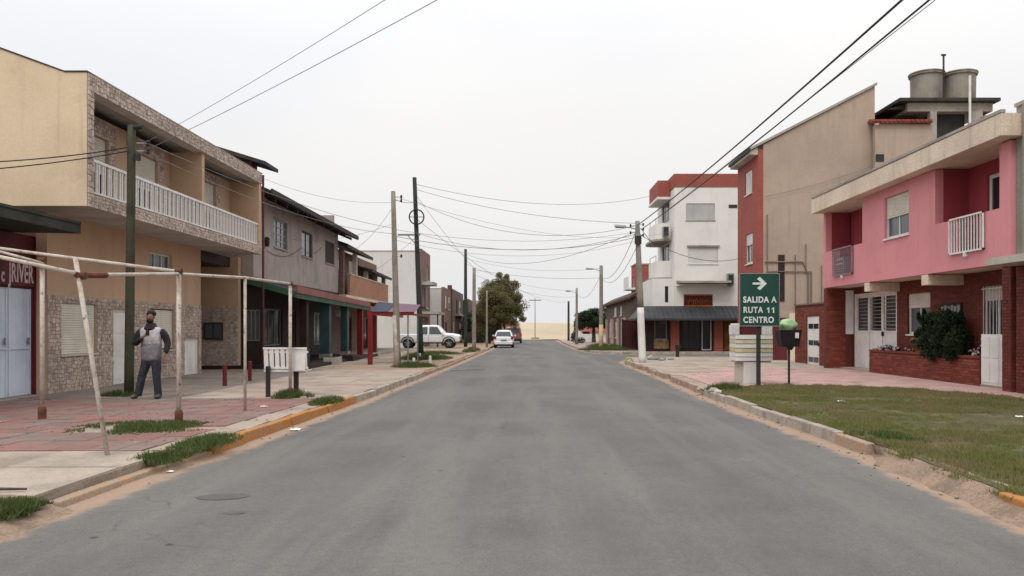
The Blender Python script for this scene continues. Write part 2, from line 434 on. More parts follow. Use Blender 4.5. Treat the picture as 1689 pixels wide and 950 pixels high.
K['rustred'] = mat('maroon_paint', (.115,.018,.022), (.08,.014,.018), s=1.2, stains=.35, stc=(.045,.015,.015), rough=.6)
K['mosscon'] = mat('mossy_concrete', (.045,.045,.036), (.025,.028,.02), s=2.2, stains=.5, stc=(.05,.075,.025))
K['palesteel'] = mat('pale_blue_metal', (.60,.66,.76), (.50,.57,.68), s=1.4, streak=.35, sc=(.34,.38,.46), rough=.5, fa=.05, bump=.05)
K['con'] = mat('concrete', (.36,.33,.29), (.27,.25,.22), s=1.3, streak=.3, stains=.35, fine=40, bump=.4)
K['conl'] = mat('pale_concrete', (.50,.46,.40), (.40,.36,.31), s=1.3, streak=.3, stains=.2, fine=40)
K['greywall'] = mat('grey_render', (.40,.34,.31), (.31,.26,.24), s=.7, streak=.75, sc=(.15,.13,.12), stains=.3, fine=24)
K['greywall2'] = mat('dark_grey_render', (.30,.28,.25), (.23,.21,.19), s=.8, streak=.7, sc=(.12,.115,.1), stains=.3)
K['taupe'] = mat('taupe_render', (.40,.315,.25), (.33,.26,.21), s=.35, streak=.5, sc=(.23,.19,.165), stains=.45, stc=(.25,.205,.17), fine=14, fa=.05, bump=.12)
K['eave'] = mat('dark_eave', (.028,.022,.02), (.045,.036,.03), s=2, rough=.7)
K['rooft'] = mat('dark_roof_tile', (.10,.05,.04), (.06,.04,.035), s=2)
K['redtile'] = mat('red_roof_tile', (.26,.06,.045), (.16,.045,.035), s=2.5, island=.3)
K['teal'] = mat('teal_paint', (.045,.095,.095), (.028,.062,.064), s=1.2, stains=.3, streak=.3, rough=.6)
K['greenp'] = mat('green_fascia', (.035,.095,.055), (.028,.065,.042), s=1.4, streak=.3, rough=.6)
K['redtrim'] = mat('faded_red_trim', (.26,.09,.07), (.18,.075,.06), s=1.4, streak=.3, rough=.6)
K['redp'] = mat('red_paint', (.22,.016,.016), (.16,.014,.014), s=1.5, streak=.25, rough=.5)
K['orangeb'] = mat_brick('orange_brickwork', (.42,.17,.09), (.35,.13,.075), (.36,.25,.18))
K['purple'] = mat('purple_canvas', (.19,.10,.125), (.14,.085,.12), s=1.1, rough=.8)
K['blue'] = mat('blue_canvas', (.05,.05,.08), (.04,.045,.065), rough=.8)
K['brickm'] = mat_stone('red_brick', [(.18,.038,.026), (.25,.055,.037), (.15,.034,.024), (.29,.08,.052), (.21,.045,.032)], .5)
K['brickdm'] = mat_stone('dark_red_brick', [(.14,.030,.022), (.19,.042,.030), (.11,.026,.020), (.23,.06,.042)], .5)
K['brickfar'] = mat_brick('far_red_brickwork', (.33,.06,.042), (.27,.048,.035), (.30,.12,.09), 'X', grime=.25)
K['brickfarY'] = mat_brick('far_red_brickwork_side', (.33,.065,.045), (.27,.052,.038), (.30,.13,.10), 'Y', grime=.25)
K['brickbrn'] = mat_brick('brown_brickwork', (.20,.10,.075), (.15,.075,.058), (.22,.16,.13), 'X')
K['mortred'] = mat('red_mortar', (.13,.035,.026), fine=60)
K['pink'] = mat('pink_plaster', (.65,.27,.29), (.58,.235,.255), s=.5, streak=.35, sc=(.42,.18,.185), fine=18, fa=.04, bump=.12, stains=.25, stc=(.46,.22,.22))
K['pinkd'] = mat('crimson_plaster', (.33,.052,.072), (.27,.045,.06), s=.6, fine=18, fa=.05, streak=.2)
K['cream'] = mat('cream_concrete', (.68,.57,.45), (.58,.48,.38), s=.8, streak=.55, sc=(.33,.27,.22), fine=22)
K['wwall'] = mat('white_render', (.74,.72,.68), (.68,.66,.62), s=.6, streak=.22, sc=(.50,.48,.44), fine=20, fa=.05)
K['slate'] = mat('slate_grey_roof', (.048,.048,.053), (.034,.034,.038), s=1.5, rough=.6, streak=.3)
K['mustard'] = mat('ochre_panel', (.22,.10,.02), (.13,.045,.012), s=1.1)
K['woodp'] = mat('creosoted_wood', (.055,.055,.034), (.035,.034,.023), s=3, streak=.6, sc=(.06,.08,.03))
K['woodg'] = mat('dark_green_pole', (.035,.042,.034), (.025,.03,.026), s=3)
K['conpole'] = mat('pole_concrete', (.26,.235,.20), (.20,.18,.155), s=2, streak=.5, fine=50)
K['pipew'] = mat('rusty_white_pipe', (.50,.44,.385), (.34,.24,.19), s=4, amt=.9, stains=.95, stc=(.10,.04,.026), rough=.6, lo=.45, hi=.7)
K['cable'] = mat('cable_black', (.02,.02,.022), rough=.6, bump=0)
K['cableg'] = mat('cable_grey', (.20,.20,.205), rough=.6, bump=0)
K['black'] = mat('black_metal', (.018,.018,.018), (.03,.026,.022), rough=.5)
K['galv'] = mat('galvanised', (.30,.31,.32), (.22,.22,.23), rough=.4, metal=.5)
K['tank'] = mat('fibre_cement', (.27,.25,.21), (.18,.165,.14), s=1.2, streak=.7, sc=(.085,.08,.065), fine=30)
K['rubber'] = mat('tyre_rubber', (.02,.02,.02), rough=.9)
K['rim'] = mat('wheel_rim', (.35,.35,.36), rough=.35, metal=.6, bump=0)

# ---------------------------------------------------------------- kerb lines and ground
LK = [(-4.25,-8),(-4.25,4),(-4.15,6.8),(-4.08,9.0),(-3.97,9.8),(-3.74,15.1),(-3.63,17.6),(-3.43,25),(-3.14,38),(-2.86,55),(-2.65,70),(-2.45,108)]
RK = [(4.05,-8),(4.13,6.5),(4.3,9.8),(4.23,17.6),(4.4,25),(4.5,34.1),(4.62,37),(5.0,39.2),(5.9,40.5),(7.5,41),(70,41)]
RK2 = [(70,49.2),(6.2,49.2),(4.7,50.2),(4.15,52.5),(3.96,61.5),(3.93,79),(4.2,108)]
# road with an attribute that tells how near the kerb each point lies (sand gathers there)
segs = []
for P in (LK, RK, RK2): segs += list(zip(P[:-1], P[1:]))
A = np.array([s[0] for s in segs], float); Bb = np.array([s[1] for s in segs], float)
xs = np.concatenate([[-90,-50,-25,-16,-12,-8], np.arange(-6, 8.01, .14), [9,10,12,14,17,20,26,35,50,90]])
ys = np.concatenate([np.arange(-8, 30, .25), np.arange(30, 60, .5), np.arange(60, 109.1, 1)])
X, Y = np.meshgrid(xs, ys); P = np.stack([X.ravel(), Y.ravel()], 1)
dmin = np.full(len(P), 99.)
for a, b in zip(A, Bb):
    ab = b-a; t = np.clip(((P-a)@ab)/(ab@ab), 0, 1); d = np.linalg.norm(P-(a+t[:, None]*ab), axis=1); dmin = np.minimum(dmin, d)
crown = .0+np.clip(dmin, 0, 4)*.012
V = np.column_stack([P, crown]); nx = len(xs); ny = len(ys)
ii = np.arange(ny-1)[:, None]*nx+np.arange(nx-1)[None]; ii = ii.ravel()
road_m, N, L, B = _nodes('asphalt')
tcn = N.new('ShaderNodeTexCoord'); vec = tcn.outputs['Object']
at = N.new('ShaderNodeAttribute'); at.attribute_name = 'edge'
c0 = _mix(N, L, _ramp(N, L, _noise(N, L, vec, .35, 6, .6), .35, .65), (.104,.099,.095), (.132,.126,.118))
mpn = N.new('ShaderNodeMapping'); mpn.inputs['Scale'].default_value = (1.1, .09, 1); L.new(vec, mpn.inputs[0])
c0 = _mix(N, L, _ramp(N, L, _noise(N, L, mpn.outputs[0], 1.0, 5, .6), .42, .66, 0, .7), c0, (.158,.150,.138))
c0 = _mix(N, L, _ramp(N, L, _noise(N, L, vec, 3.3, 5, .7), .57, .70, 0, .25), c0, (.080,.077,.074))
vor = N.new('ShaderNodeTexVoronoi'); vor.inputs['Scale'].default_value = 1.3; L.new(vec, vor.inputs['Vector'])
c0 = _mix(N, L, _ramp(N, L, vor.outputs['Distance'], .03, .055, .75, 0), c0, (.035,.034,.033))
# fine cracks
vc = N.new('ShaderNodeTexVoronoi'); vc.feature = 'DISTANCE_TO_EDGE'; vc.inputs['Scale'].default_value = .22
wv = N.new('ShaderNodeVectorMath'); wv.operation = 'ADD'; n3 = N.new('ShaderNodeTexNoise'); n3.inputs['Scale'].default_value = 1.1; n3.inputs['Detail'].default_value = 6
L.new(vec, n3.inputs['Vector']); L.new(vec, wv.inputs[0]); L.new(n3.outputs['Color'], wv.inputs[1]); L.new(wv.outputs[0], vc.inputs['Vector'])
ck = N.new('ShaderNodeMath'); ck.operation = 'MULTIPLY'
L.new(_ramp(N, L, vc.outputs['Distance'], .0, .004, .7, 0), ck.inputs[0]); L.new(_ramp(N, L, _noise(N, L, vec, .5, 3), .5, .62, 0, .55), ck.inputs[1])
c0 = _mix(N, L, ck.outputs[0], c0, (.05,.048,.046))
g = _noise(N, L, vec, 70, 2, .8)
sc_ = N.new('ShaderNodeVectorMath'); sc_.operation = 'SCALE'; L.new(c0, sc_.inputs[0]); g3 = N.new('ShaderNodeMath'); g3.operation = 'MULTIPLY'; L.new(_ramp(N, L, g, .2, .8, .78, 1.22), g3.inputs[0]); L.new(_ramp(N, L, _noise(N, L, vec, 11, 5, .75), .3, .7, .94, 1.06), g3.inputs[1]); L.new(g3.outputs[0], sc_.inputs['Scale'])
ad = N.new('ShaderNodeMath'); ad.operation = 'ADD'; L.new(at.outputs['Fac'], ad.inputs[0])
nn = N.new('ShaderNodeMath'); nn.operation = 'MULTIPLY_ADD'; L.new(_noise(N, L, vec, 2.2, 7, .7), nn.inputs[0]); nn.inputs[1].default_value = .9; nn.inputs[2].default_value = -.45
L.new(nn.outputs[0], ad.inputs[1])
sand = _mix(N, L, _noise(N, L, vec, 6, 5, .7), (.36,.255,.185), (.25,.175,.13))
col = _mix(N, L, _ramp(N, L, ad.outputs[0], .42, .72), sc_.outputs[0], sand)
L.new(col, B.inputs['Base Color']); B.inputs['Roughness'].default_value = .88; B.inputs['Specular IOR Level'].default_value = .25
bn = N.new('ShaderNodeBump'); bn.inputs['Strength'].default_value = .5; bn.inputs['Distance'].default_value = .006
L.new(g, bn.inputs['Height']); L.new(bn.outputs[0], B.inputs['Normal'])
road = raw_mesh('road', V, np.stack([ii, ii+1, ii+nx+1, ii+nx], 1), road_m, kind='structure')
ea = road.data.attributes.new('edge', 'FLOAT', 'POINT')
wid = np.where((P[:, 0] > 0) & (P[:, 1] < 22), .46, .42)
ea.data.foreach_set('value', np.exp(-(dmin/wid)**1.3).astype(np.float32))
K['brickdk'] = mat_brick('dark_brown_brickwork', (.12,.062,.048), (.085,.048,.04), (.12,.09,.075), 'X')
K['kerbr'] = mat('kerb_reddish', (.27,.175,.135), (.36,.29,.235), s=3, stains=.6, stc=(.12,.075,.055), fine=30, bump=.5)
K['sand'] = mat('beach_sand', (.45,.365,.255), (.39,.315,.215), s=.06, stains=.4, stc=(.28,.215,.135), fine=3, fa=.12, lo=.35, hi=.65)
K['soil'] = mat('sandy_soil', (.33,.235,.165), (.24,.17,.12), s=1.2, stains=.4, stc=(.15,.12,.07), fine=30, bump=.6, bd=.02)
g_ = MB().add([(-3000,-400,-.03),(3000,-400,-.03),(3000,3000,-.03),(-3000,3000,-.03)], [(0,1,2,3)]); g_.build('ground', K['soil'], kind='structure')
# dunes behind the road's end
dx = np.linspace(-260, 260, 131); dy = np.concatenate([np.arange(108, 200, 2.5), np.arange(200, 421, 20)])
X, Y = np.meshgrid(dx, dy); Z = np.zeros_like(X)
for i in range(X.shape[0]):
    for j in range(X.shape[1]):
        x, y = X[i, j], Y[i, j]; t = min(1, max(0, (y-112)/42)); t = t*t*(3-2*t)
        Z[i, j] = .02+t*(2.75+.008*-x+.5*mnoise.noise(Vector((x*.02, y*.02, 0)))+.12*mnoise.noise(Vector((x*.11, y*.11, 3))))
        if 108 <= y < 118: Z[i, j] += .15*max(0, mnoise.noise(Vector((x*.3, y*.2, 1))))
nx = len(dx); ii = (np.arange(len(dy)-1)[:, None]*nx+np.arange(nx-1)[None]).ravel()
o = raw_mesh('dune', np.column_stack([X.ravel(), Y.ravel(), Z.ravel()]), np.stack([ii, ii+1, ii+nx+1, ii+nx], 1), K['sand'], kind='structure'); o.data.shade_smooth()

K['kerbc'] = mat('kerb_concrete', (.36,.31,.26), (.24,.205,.17), s=2.5, stains=.5, stc=(.16,.12,.09), fine=30, bump=.5)
K['kerbo'] = mat('kerb_orange', (.40,.17,.045), (.32,.19,.11), s=4, amt=.7, stains=.7, stc=(.22,.13,.08), fine=30, bump=.5, lo=.45, hi=.62)
K['kerbf'] = mat('kerb_worn_orange', (.31,.235,.175), (.36,.225,.12), s=4, stains=.7, stc=(.22,.15,.10), fine=30, bump=.5)
def along(P, side, w):
    """offset a polyline sideways"""
    o = []
    for i, p in enumerate(P):
        a = Vector(P[max(i-1, 0)]); b = Vector(P[min(i+1, len(P)-1)]); d = (b-a).normalized(); o.append((p[0]+side*d.y*w, p[1]-side*d.x*w))
    return o
def kerb_run(P, side, y0, y1, parent, m, gaps=(), h=.15, step=1.0, hf=None, w=.15):
    """separate kerb stones laid end to end along a polyline"""
    s = 0; pts = []
    Q = [Vector(p) for p in P]; tot = sum((b-a).length for a, b in zip(Q[:-1], Q[1:]))
    def at_(d):
        for a, b in zip(Q[:-1], Q[1:]):
            l = (b-a).length
            if d <= l: return a+(b-a)*(d/l)
            d -= l
        return Q[-1]
    n = int(tot/step)
    for i in range(n):
        a, b = at_(i*step+.012), at_((i+1)*step-.012)
        if not (y0 <= a.y < y1) or any(g0 <= a.y < g1 for g0, g1 in gaps): continue
        d = (b-a).normalized(); nrm = Vector((d.y, -d.x))*side
        hh = (hf(a) if hf else h)+random.uniform(-.018, .012); j = random.uniform(-.02, .02)
        a2, b2 = a+nrm*j, b+nrm*(j+random.uniform(-.01, .01))
        q = [a2, b2, b2+nrm*w, a2+nrm*w]; mid = (a+b)/2
        vs = [(p.x, p.y, -.02) for p in q]+[(p.x+(nrm.x*.02 if k < 2 else 0), p.y+(nrm.y*.02 if k < 2 else 0), hh) for k, p in enumerate(q)]
        mm_ = m(mid) if callable(m) else m
        MB().add(vs, [(0,3,2,1),(4,5,6,7),(0,1,5,4),(1,2,6,5),(2,3,7,6),(3,0,4,7)]).build('kerb_stone', mm_, parent, bevel=.015)
lk = setting('kerb_left'); rk = setting('kerb_right'); rk2 = setting('kerb_far_right')
kerb_run(LK, -1, 6.9, 60, lk, lambda p: K['kerbo'] if 9.5 < p.y < 16.6 else (K['kerbf'] if p.y < 9.5 else K['kerbr'] if p.y > 26 else K['kerbc']),
         hf=lambda p: .07 if p.y < 9.4 else .11 if p.y > 26 else .15, step=1.0)
kerb_run(RK, 1, 5.0, 41.2, rk, lambda p: K['kerbo'] if p.y < 7.6 else K['kerbf'] if 9.6 < p.y < 10.8 else K['kerbr'] if 18.5 < p.y < 34 else K['kerbc'], gaps=((6.3, 9.7), (23.2, 24.4), (28.5, 29.6)))
kerb_run(RK2, 1, 49.0, 90, rk2, K['kerbc'], step=1.5)

# pavements
K['walk'] = mat('worn_pavement', (.33,.265,.215), (.24,.195,.16), s=.8, stains=.45, stc=(.19,.15,.12), fine=26, bump=.5)
LKi = along(LK, -1, .15); RKi = along(RK, 1, .15); RK2i = along(RK2, 1, .15)
MB().prism([p for p in LKi]+[(-60,108),(-60,-8)], -.02, .13).build('sidewalk_left', K['walk'], kind='structure')
MB().prism([p for p in RKi]+[(70,-8)], -.02, .13).build('sidewalk_right', K['walk'], kind='structure')
MB().prism([p for p in RK2i]+[(70,108)], -.02, .13).build('sidewalk_far_right', K['walk'], kind='structure')
def lx(y):
    for a, b in zip(LKi[:-1], LKi[1:]):
        if a[1] <= y <= b[1]: return a[0]+(b[0]-a[0])*(y-a[1])/(b[1]-a[1])
    return -3
def rx(y):
    for a, b in zip(RKi[:-1], RKi[1:]):
        if a[1] <= y <= b[1] and b[1] > a[1]: return a[0]+(b[0]-a[0])*(y-a[1])/(b[1]-a[1])
    return 4.5
# slabs and tiles you can tell apart lie as their own pieces
K['slabc'] = [mat('slab_concrete_%s' % n, c, tuple(v*.72 for v in c), s=1.1, stains=.6, stc=tuple(v*.5 for v in c), fine=30, bump=.5)
              for n, c in (('pale', (.37,.31,.255)), ('sandy', (.34,.28,.225)), ('rosy', (.35,.27,.225)))]
K['slabd'] = [mat('slab_shaded_%s' % n, c, tuple(v*.75 for v in c), s=1.1, stains=.5, stc=tuple(v*.5 for v in c), fine=30, bump=.5)
              for n, c in (('grey', (.20,.17,.148)), ('brown', (.22,.18,.15)))]  # slabs along the house wall; the shade there is put into their colour
K['slabr'] = [mat('tile_red_%s' % n, c, c2, s=1.6, amt=.9, stains=.55, stc=(.20,.15,.13), fine=40, bump=.5)
              for n, c, c2 in (('worn', (.37,.20,.18), (.32,.22,.195)), ('rose', (.40,.215,.195), (.35,.25,.22)), ('dusty', (.36,.25,.22), (.30,.205,.18)))]
K['slabp'] = [mat('tile_pink_%s' % n, c, c2, s=1.6, stains=.3, stc=(.25,.17,.15), fine=40, bump=.4)
              for n, c, c2 in (('soft', (.46,.27,.245), (.42,.275,.25)), ('pale', (.48,.31,.28), (.42,.28,.25)))]
def pave(name, poly_fn, y0, y1, sy, sx, mats, parent, z=.13, th=.018, miss=.0, gap=.012, jit=.003, x_of=None, skip=None):
    """lay slabs row by row; poly_fn(y) gives the strip's left and right edge"""
    y = y0; n = 0
    while y < y1-.05:
        yb = min(y+sy, y1); xa, xb = poly_fn((y+yb)/2); x = xa
        while x < xb-.05:
            xe = min(x+sx, xb)
            if random.random() > miss and not (skip and skip((x+xe)/2, (y+yb)/2)):
                h = th+random.uniform(-jit, jit); a, b, c, d = x+gap/2, xe-gap/2, y+gap/2, yb-gap/2
                t = [h+random.uniform(-jit, jit) for _ in range(4)]
                vs = [(a,c,z-.01),(b,c,z-.01),(b,d,z-.01),(a,d,z-.01),(a,c,z+t[0]),(b,c,z+t[1]),(b,d,z+t[2]),(a,d,z+t[3])]
                MB().add(vs, [(4,5,6,7),(0,1,5,4),(1,2,6,5),(2,3,7,6),(3,0,4,7)]).build(name, random.choice(mats), parent, recalc=False); n += 1
            x = xe
        y = yb
    return n
def pave_stuff(name, poly_fn, y0, y1, sy, sx, m, parent, z=.13, th=.018, miss=0, gap=.012, jit=.003, skip=None):
    mb = MB(); y = y0
    while y < y1-.02:
        yb = min(y+sy, y1); xa, xb = poly_fn((y+yb)/2); x = xa
        while x < xb-.02:
            xe = min(x+sx, xb)
            if random.random() > miss and not (skip and skip((x+xe)/2, (y+yb)/2)):
                h = th+random.uniform(-jit, jit); a, b, c, d = x+gap/2, xe-gap/2, y+gap/2, yb-gap/2
                t = [h+random.uniform(-jit, jit)*.6 for _ in range(4)]
                mb.add([(a,c,z-.01),(b,c,z-.01),(b,d,z-.01),(a,d,z-.01),(a,c,z+t[0]),(b,c,z+t[1]),(b,d,z+t[2]),(a,d,z+t[3])],
                       [(4,5,6,7),(0,1,5,4),(1,2,6,5),(2,3,7,6),(3,0,4,7)])
            x = xe
        y = yb
    return mb.build(name, m, parent, kind='stuff', recalc=False)
pv = setting('pavement_left')
pave('paving_slab', lambda y: (-9.6, lx(y)), 6.85, 9.35, 1.43, 1.37, K['slabc'][:2], pv)
K['tilemix'] = mat('red_paving_tile', (.235,.118,.105), (.20,.145,.125), s=.9, stains=.9, stc=(.12,.10,.09), fine=40, bump=.5, island=.09, lo=.4, hi=.6)
pave_stuff('paving_tile', lambda y: (-10.5, lx(y)-.45), 9.4, 16.4, .4, .4, K['tilemix'], pv, miss=.02, gap=.008,
           skip=lambda x, y: math.hypot((x+5.6)/1.0, (y-11.6)/.75) < 1)
pave('paving_slab', lambda y: (lx(y)-.42, lx(y)), 9.4, 16.4, 1.0, .5, K['slabc'], pv, jit=.006)
pave('paving_slab', lambda y: (-7.3, lx(y)), 16.45, 28, 1.65, 1.27, K['slabc'], pv)
pave('paving_slab', lambda y: (-10.6, -7.3), 16.45, 28.3, 1.65, 1.1, K['slabd'], pv)
K['verge'] = mat('verge_dirt', (.34,.235,.165), (.25,.18,.125), s=.7, stains=.6, stc=(.13,.12,.055), fine=30, bump=.6, bd=.02)
vp = [(lx(y)+.03, y) for y in (28.2,34,40,46,52,60,75,100)]; MB().prism(vp+[(-7.6,100),(-7.6,28.2)], .12, .139).build('verge', K['verge'], kind='structure')
pave('paving_slab', lambda y: (-7.9, lx(y)-1.6), 30, 50, 2, 1.8, K['slabc'][:2], pv, miss=.5, jit=.008)
pave('paving_slab', lambda y: (-8.6, lx(y)-.3), 53.5, 57, 1.7, 1.8, K['slabc'][:2], pv, jit=.008)
pr = setting('pavement_right')
def gback(x):   # the far edge of the lawn
    pts = [(4.3,18.3),(5.0,19.4),(6.7,20.3),(9.0,19.3),(10.2,16.6),(10.6,2)]
    for a, b in zip(pts[:-1], pts[1:]):
        if a[0] <= x <= b[0]: return a[1]+(b[1]-a[1])*(x-a[0])/(b[0]-a[0])
    return -10 if x > 10 else 18.3
K['tilep'] = mat('pink_paving_tile', (.44,.27,.25), (.40,.285,.255), s=.8, stains=.3, stc=(.26,.19,.165), fine=40, bump=.4, island=.1)
pave_stuff('paving_tile', lambda y: (rx(y)+.3 if y > 16 else 10.2, 11.45), 8, 29.2, .4, .4, K['tilep'], pr, skip=lambda x, y: y < gback(x)+.1 or (x < 7 and y > 24.5 and x < 4.4+(y-24.5)*.9), miss=.01)
pave('paving_slab', lambda y: (rx(y)+.02, 12.5 if y > 29.2 else min(11.4, 4.4+(y-24.5)*.9)), 24.6, 40.6, 1.9, 1.9, K['slabc'][:2], pr, miss=.04)
# ================================================================ LEFT SIDE OF THE STREET
# ---- maroon corner shop
t = thing('maroon_shop', 'maroon shopfront with pale blue metal doors under a mossy concrete canopy', 'shop', (-11, 15, 0))
F1 = ('X', -11, 1)
MB().wall(F1, 11, 17.9, .13, 3.66, .2, [(16.0, 17.57, .13, 2.5)]).box(-16, -11.2, 17.7, 17.9, .13, 3.66).box(-16, -11.2, 11, 11.2, .13, 3.66).box(-16, -15.8, 11.2, 17.7, .13, 3.66).build('wall', K['rustred'], t)
MB().fb(F1, 17.6, 17.88, .13, 3.4, .002, .06).build('pilaster', K['redp'], t)
r_ = MB().slab([(-16.5,11,3.98),(-9.62,11,3.84),(-9.62,17.02,3.84),(-16.5,17.02,3.98)], .19).build('canopy', K['mosscon'], t)
MB().box(-9.7, -9.6, 11, 17.0, 3.845, 3.9).build('canopy_upstand', K['mosscon'], r_)
sb = MB().fb(F1, 14.2, 17.58, 2.53, 3.12, .002, .04).build('sign_board', K['rustred'], t)
K['letter'] = mat('faded_white_lettering', (.62,.50,.52), (.48,.36,.38), s=6, rough=.7, bump=0)
text('JRIVER', .56, (-10.955, 17.10, 2.78), RX['+X'], K['letter'], sb, sx=.50, offset=.012, space=1.05)
text('c', .42, (-10.955, 16.50, 2.72), RX['+X'], K['letter'], sb, sx=.62, offset=.010)
for (a, b) in ((16.0, 16.78), (16.79, 17.57)):
    d = MB().fb(F1, a+.01, b-.01, .14, 2.48, -.1, -.06).build('metal_door', K['palesteel'], t)
    MB().fb(F1, a+.01, a+.06, .14, 2.48, -.06, -.035).fb(F1, b-.06, b-.01, .14, 2.48, -.06, -.035).fb(F1, a+.06, b-.06, 1.15, 1.2, -.06, -.035).build('door_frame', K['palesteel'], d)
    MB().fb(F1, b-.14, b-.1, 1.25, 1.4, -.035, -.005).build('handle', K['galv'], d)

# ---- tan house with stone cladding
t = thing('balcony_house', 'two-storey tan house with pinkish stone cladding and long white balcony railing', 'house', (-10.7, 22, 0))
F1 = ('X', -10.7, 1); F2 = ('X', -10.3, 1); F3 = ('X', -9.3, 1)
H1 = [(18.13,19.6,1.0,2.2), (20.4,21.36,.13,2.1), (22.4,23.9,.98,2.17), (22.35,23.8,3.32,3.80), (24.66,25.7,.13,1.3)]
MB().wall(F1, 17.6, 25.9, .13, 4.2, .25, H1).build('front_wall', K['tan2'], t)
clad(F1, 17.6, 25.9, .13, 2.36, t, K['stone'], K['mortar'], [h for h in H1 if h[2] < 2.3], cell=.088)
boxes('side_wall', K['tan2'], t, (-16, -10.95, 17.92, 18.1, .13, 4.2), (-13.6, -10.95, 25.65, 25.9, .13, 4.2))
boxes('porch_end_wall', K['tan2'], t, (-16, -10.45, 28.6, 28.85, .13, 4.2)); boxes('back_wall', K['tan2'], t, (-16, -15.75, 18.1, 28.6, .13, 4.2))
FY = ('Y', 28.6, -1)
clad(FY, -13.6, -10.45, .13, 2.4, t, K['stone'], K['mortar'], [], cell=.092)
mbx = MB().fb(FY, -11.66, -10.98, 1.2, 1.82, .03, .12).build('meter_cabinet', K['dark'], t)
for i in range(2): MB().fb(FY, -11.6+i*.31, -11.34+i*.31, 1.27, 1.75, .12, .135).build('meter_glass', K['glassg'], mbx)
MB().box(-13.0, -10.75, 26.0, 28.58, 3.84, 4.19).build('porch_beam', K['brown'], t)
window(F1, *H1[0], t, K['whitem'], K['glass'], 1.0, K['shut'], silm=K['conl'])
door(F1, *H1[1], t, K['white'], K['white'], panels=3, handle=K['galv'])
window(F1, *H1[2], t, K['brown'], K['glass'], .97, K['shut'], fw=.07, silm=K['conl'])
window(F1, *H1[3], t, K['whitem'], K['glassg'], fw=.05, mull=2, dep=.12, silm=K['conl'])
door(F1, *H1[4], t, K['white'], K['white'], panels=1, leaves=2, name='cabinet_door')
# upper floor
MB().box(-16, -9.3, 16.932, 27.67, 4.2, 4.46).build('floor_slab', K['soffit'], t)
F3b = ('X', -9.298, 1)
clad(F3b, 16.69, 27.66, 4.19, 4.48, t, K['stone'], K['mortar'], cell=.082)
H2 = [(17.7,19.4,4.48,6.22), (20.66,22.0,4.48,6.27), (24.7,26.1,4.48,6.34)]
MB().wall(F2, 16.95, 27.4, 4.46, 6.68, .2, H2).build('balcony_wall', K['tan2'], t)
for h in H2:
    clad(('X', -10.298, 1), h[0]-.35, h[1]+.35, h[3], 6.66, t, K['stone'], K['mortar'], cell=.092)
    clad(('X', -10.298, 1), h[1], h[1]+.35, 4.5, h[3], t, K['stone'], K['mortar'], cell=.092)
    o = window(F2, *h, t, K['whitem'], K['glass'], .5, K['shut'], fw=.06, dep=.12, sill=False, name='balcony_door')
MB().prism_xz([(-9.3,4.2),(-9.3,7.03),(-9.76,7.03),(-13.0,8.2),(-16,8.2),(-16,4.2)], 16.68, 16.93).build('gable_wall', K['tan'], t)
MB().prism_xz([(-9.28,7.03),(-9.28,7.06),(-9.77,7.06),(-13.0,8.24),(-16,8.24),(-16,8.2),(-13.0,8.2),(-9.76,7.03)], 16.66, 16.95).build('coping', K['mosscon'], t)
clad(F3b, 16.69, 16.92, 4.48, 6.68, t, K['stone'], K['mortar'], cell=.12)
boxes('dividing_wall', K['tan2'], t, (-10.3, -9.36, 22.75, 22.93, 4.46, 6.68)); boxes('far_gable_wall', K['tan2'], t, (-16, -9.3, 27.42, 27.67, 4.46, 6.68))
MB().box(-10.3, -9.34, 22.68, 22.74, 5.2, 5.24).build('bracket', K['galv'], t)
MB().box(-9.6, -9.3, 16.93, 27.67, 6.68, 7.03).build('roof_beam', K['soffit'], t)
clad(F3b, 16.69, 27.66, 6.67, 7.03, t, K['stone'], K['mortar'], cell=.082)
MB().box(-9.62, -9.27, 16.95, 27.7, 7.032, 7.06).build('parapet_cap', K['con'], t)
MB().slab([(-16,16.93,8.1),(-9.6,16.93,6.86),(-9.6,27.67,6.86),(-16,27.67,8.1)], .14).build('roof', K['con'], t)
MB().box(-16, -15.8, 16.93, 27.42, 4.46, 7.9).build('back_wall', K['tan2'], t)
for yy in (20.0, 24.0): MB().lathe((-9.95, yy, 6.60), [(.09, 0), (.11, .05), (.06, .08)], 12).build('ceiling_lamp', K['dark'], t)
r = MB().box(-9.39, -9.33, 16.94, 27.41, 5.2, 5.26).box(-9.385, -9.335, 16.94, 27.41, 4.52, 4.56).build('railing', K['whitem'], t)
n = 84; b0 = None
for i in range(n):
    y = 17.02+(27.32-17.02)*i/(n-1)+(.018 if i % 2 else -.018)
    if b0 is None: b0 = MB().box(-9.378, -9.345, y-.018, y+.018, 4.56, 5.2).build('baluster', K['whitem'], r); y_0 = y
    else:
        c = b0.copy(); COL.objects.link(c); c.parent = r; c.location = (0, y-y_0, 0)
MB().tube([(-9.26, 27.74, 7.0), (-9.26, 27.74, .3)], .04, 8).build('downpipe', K['rustred'], t)

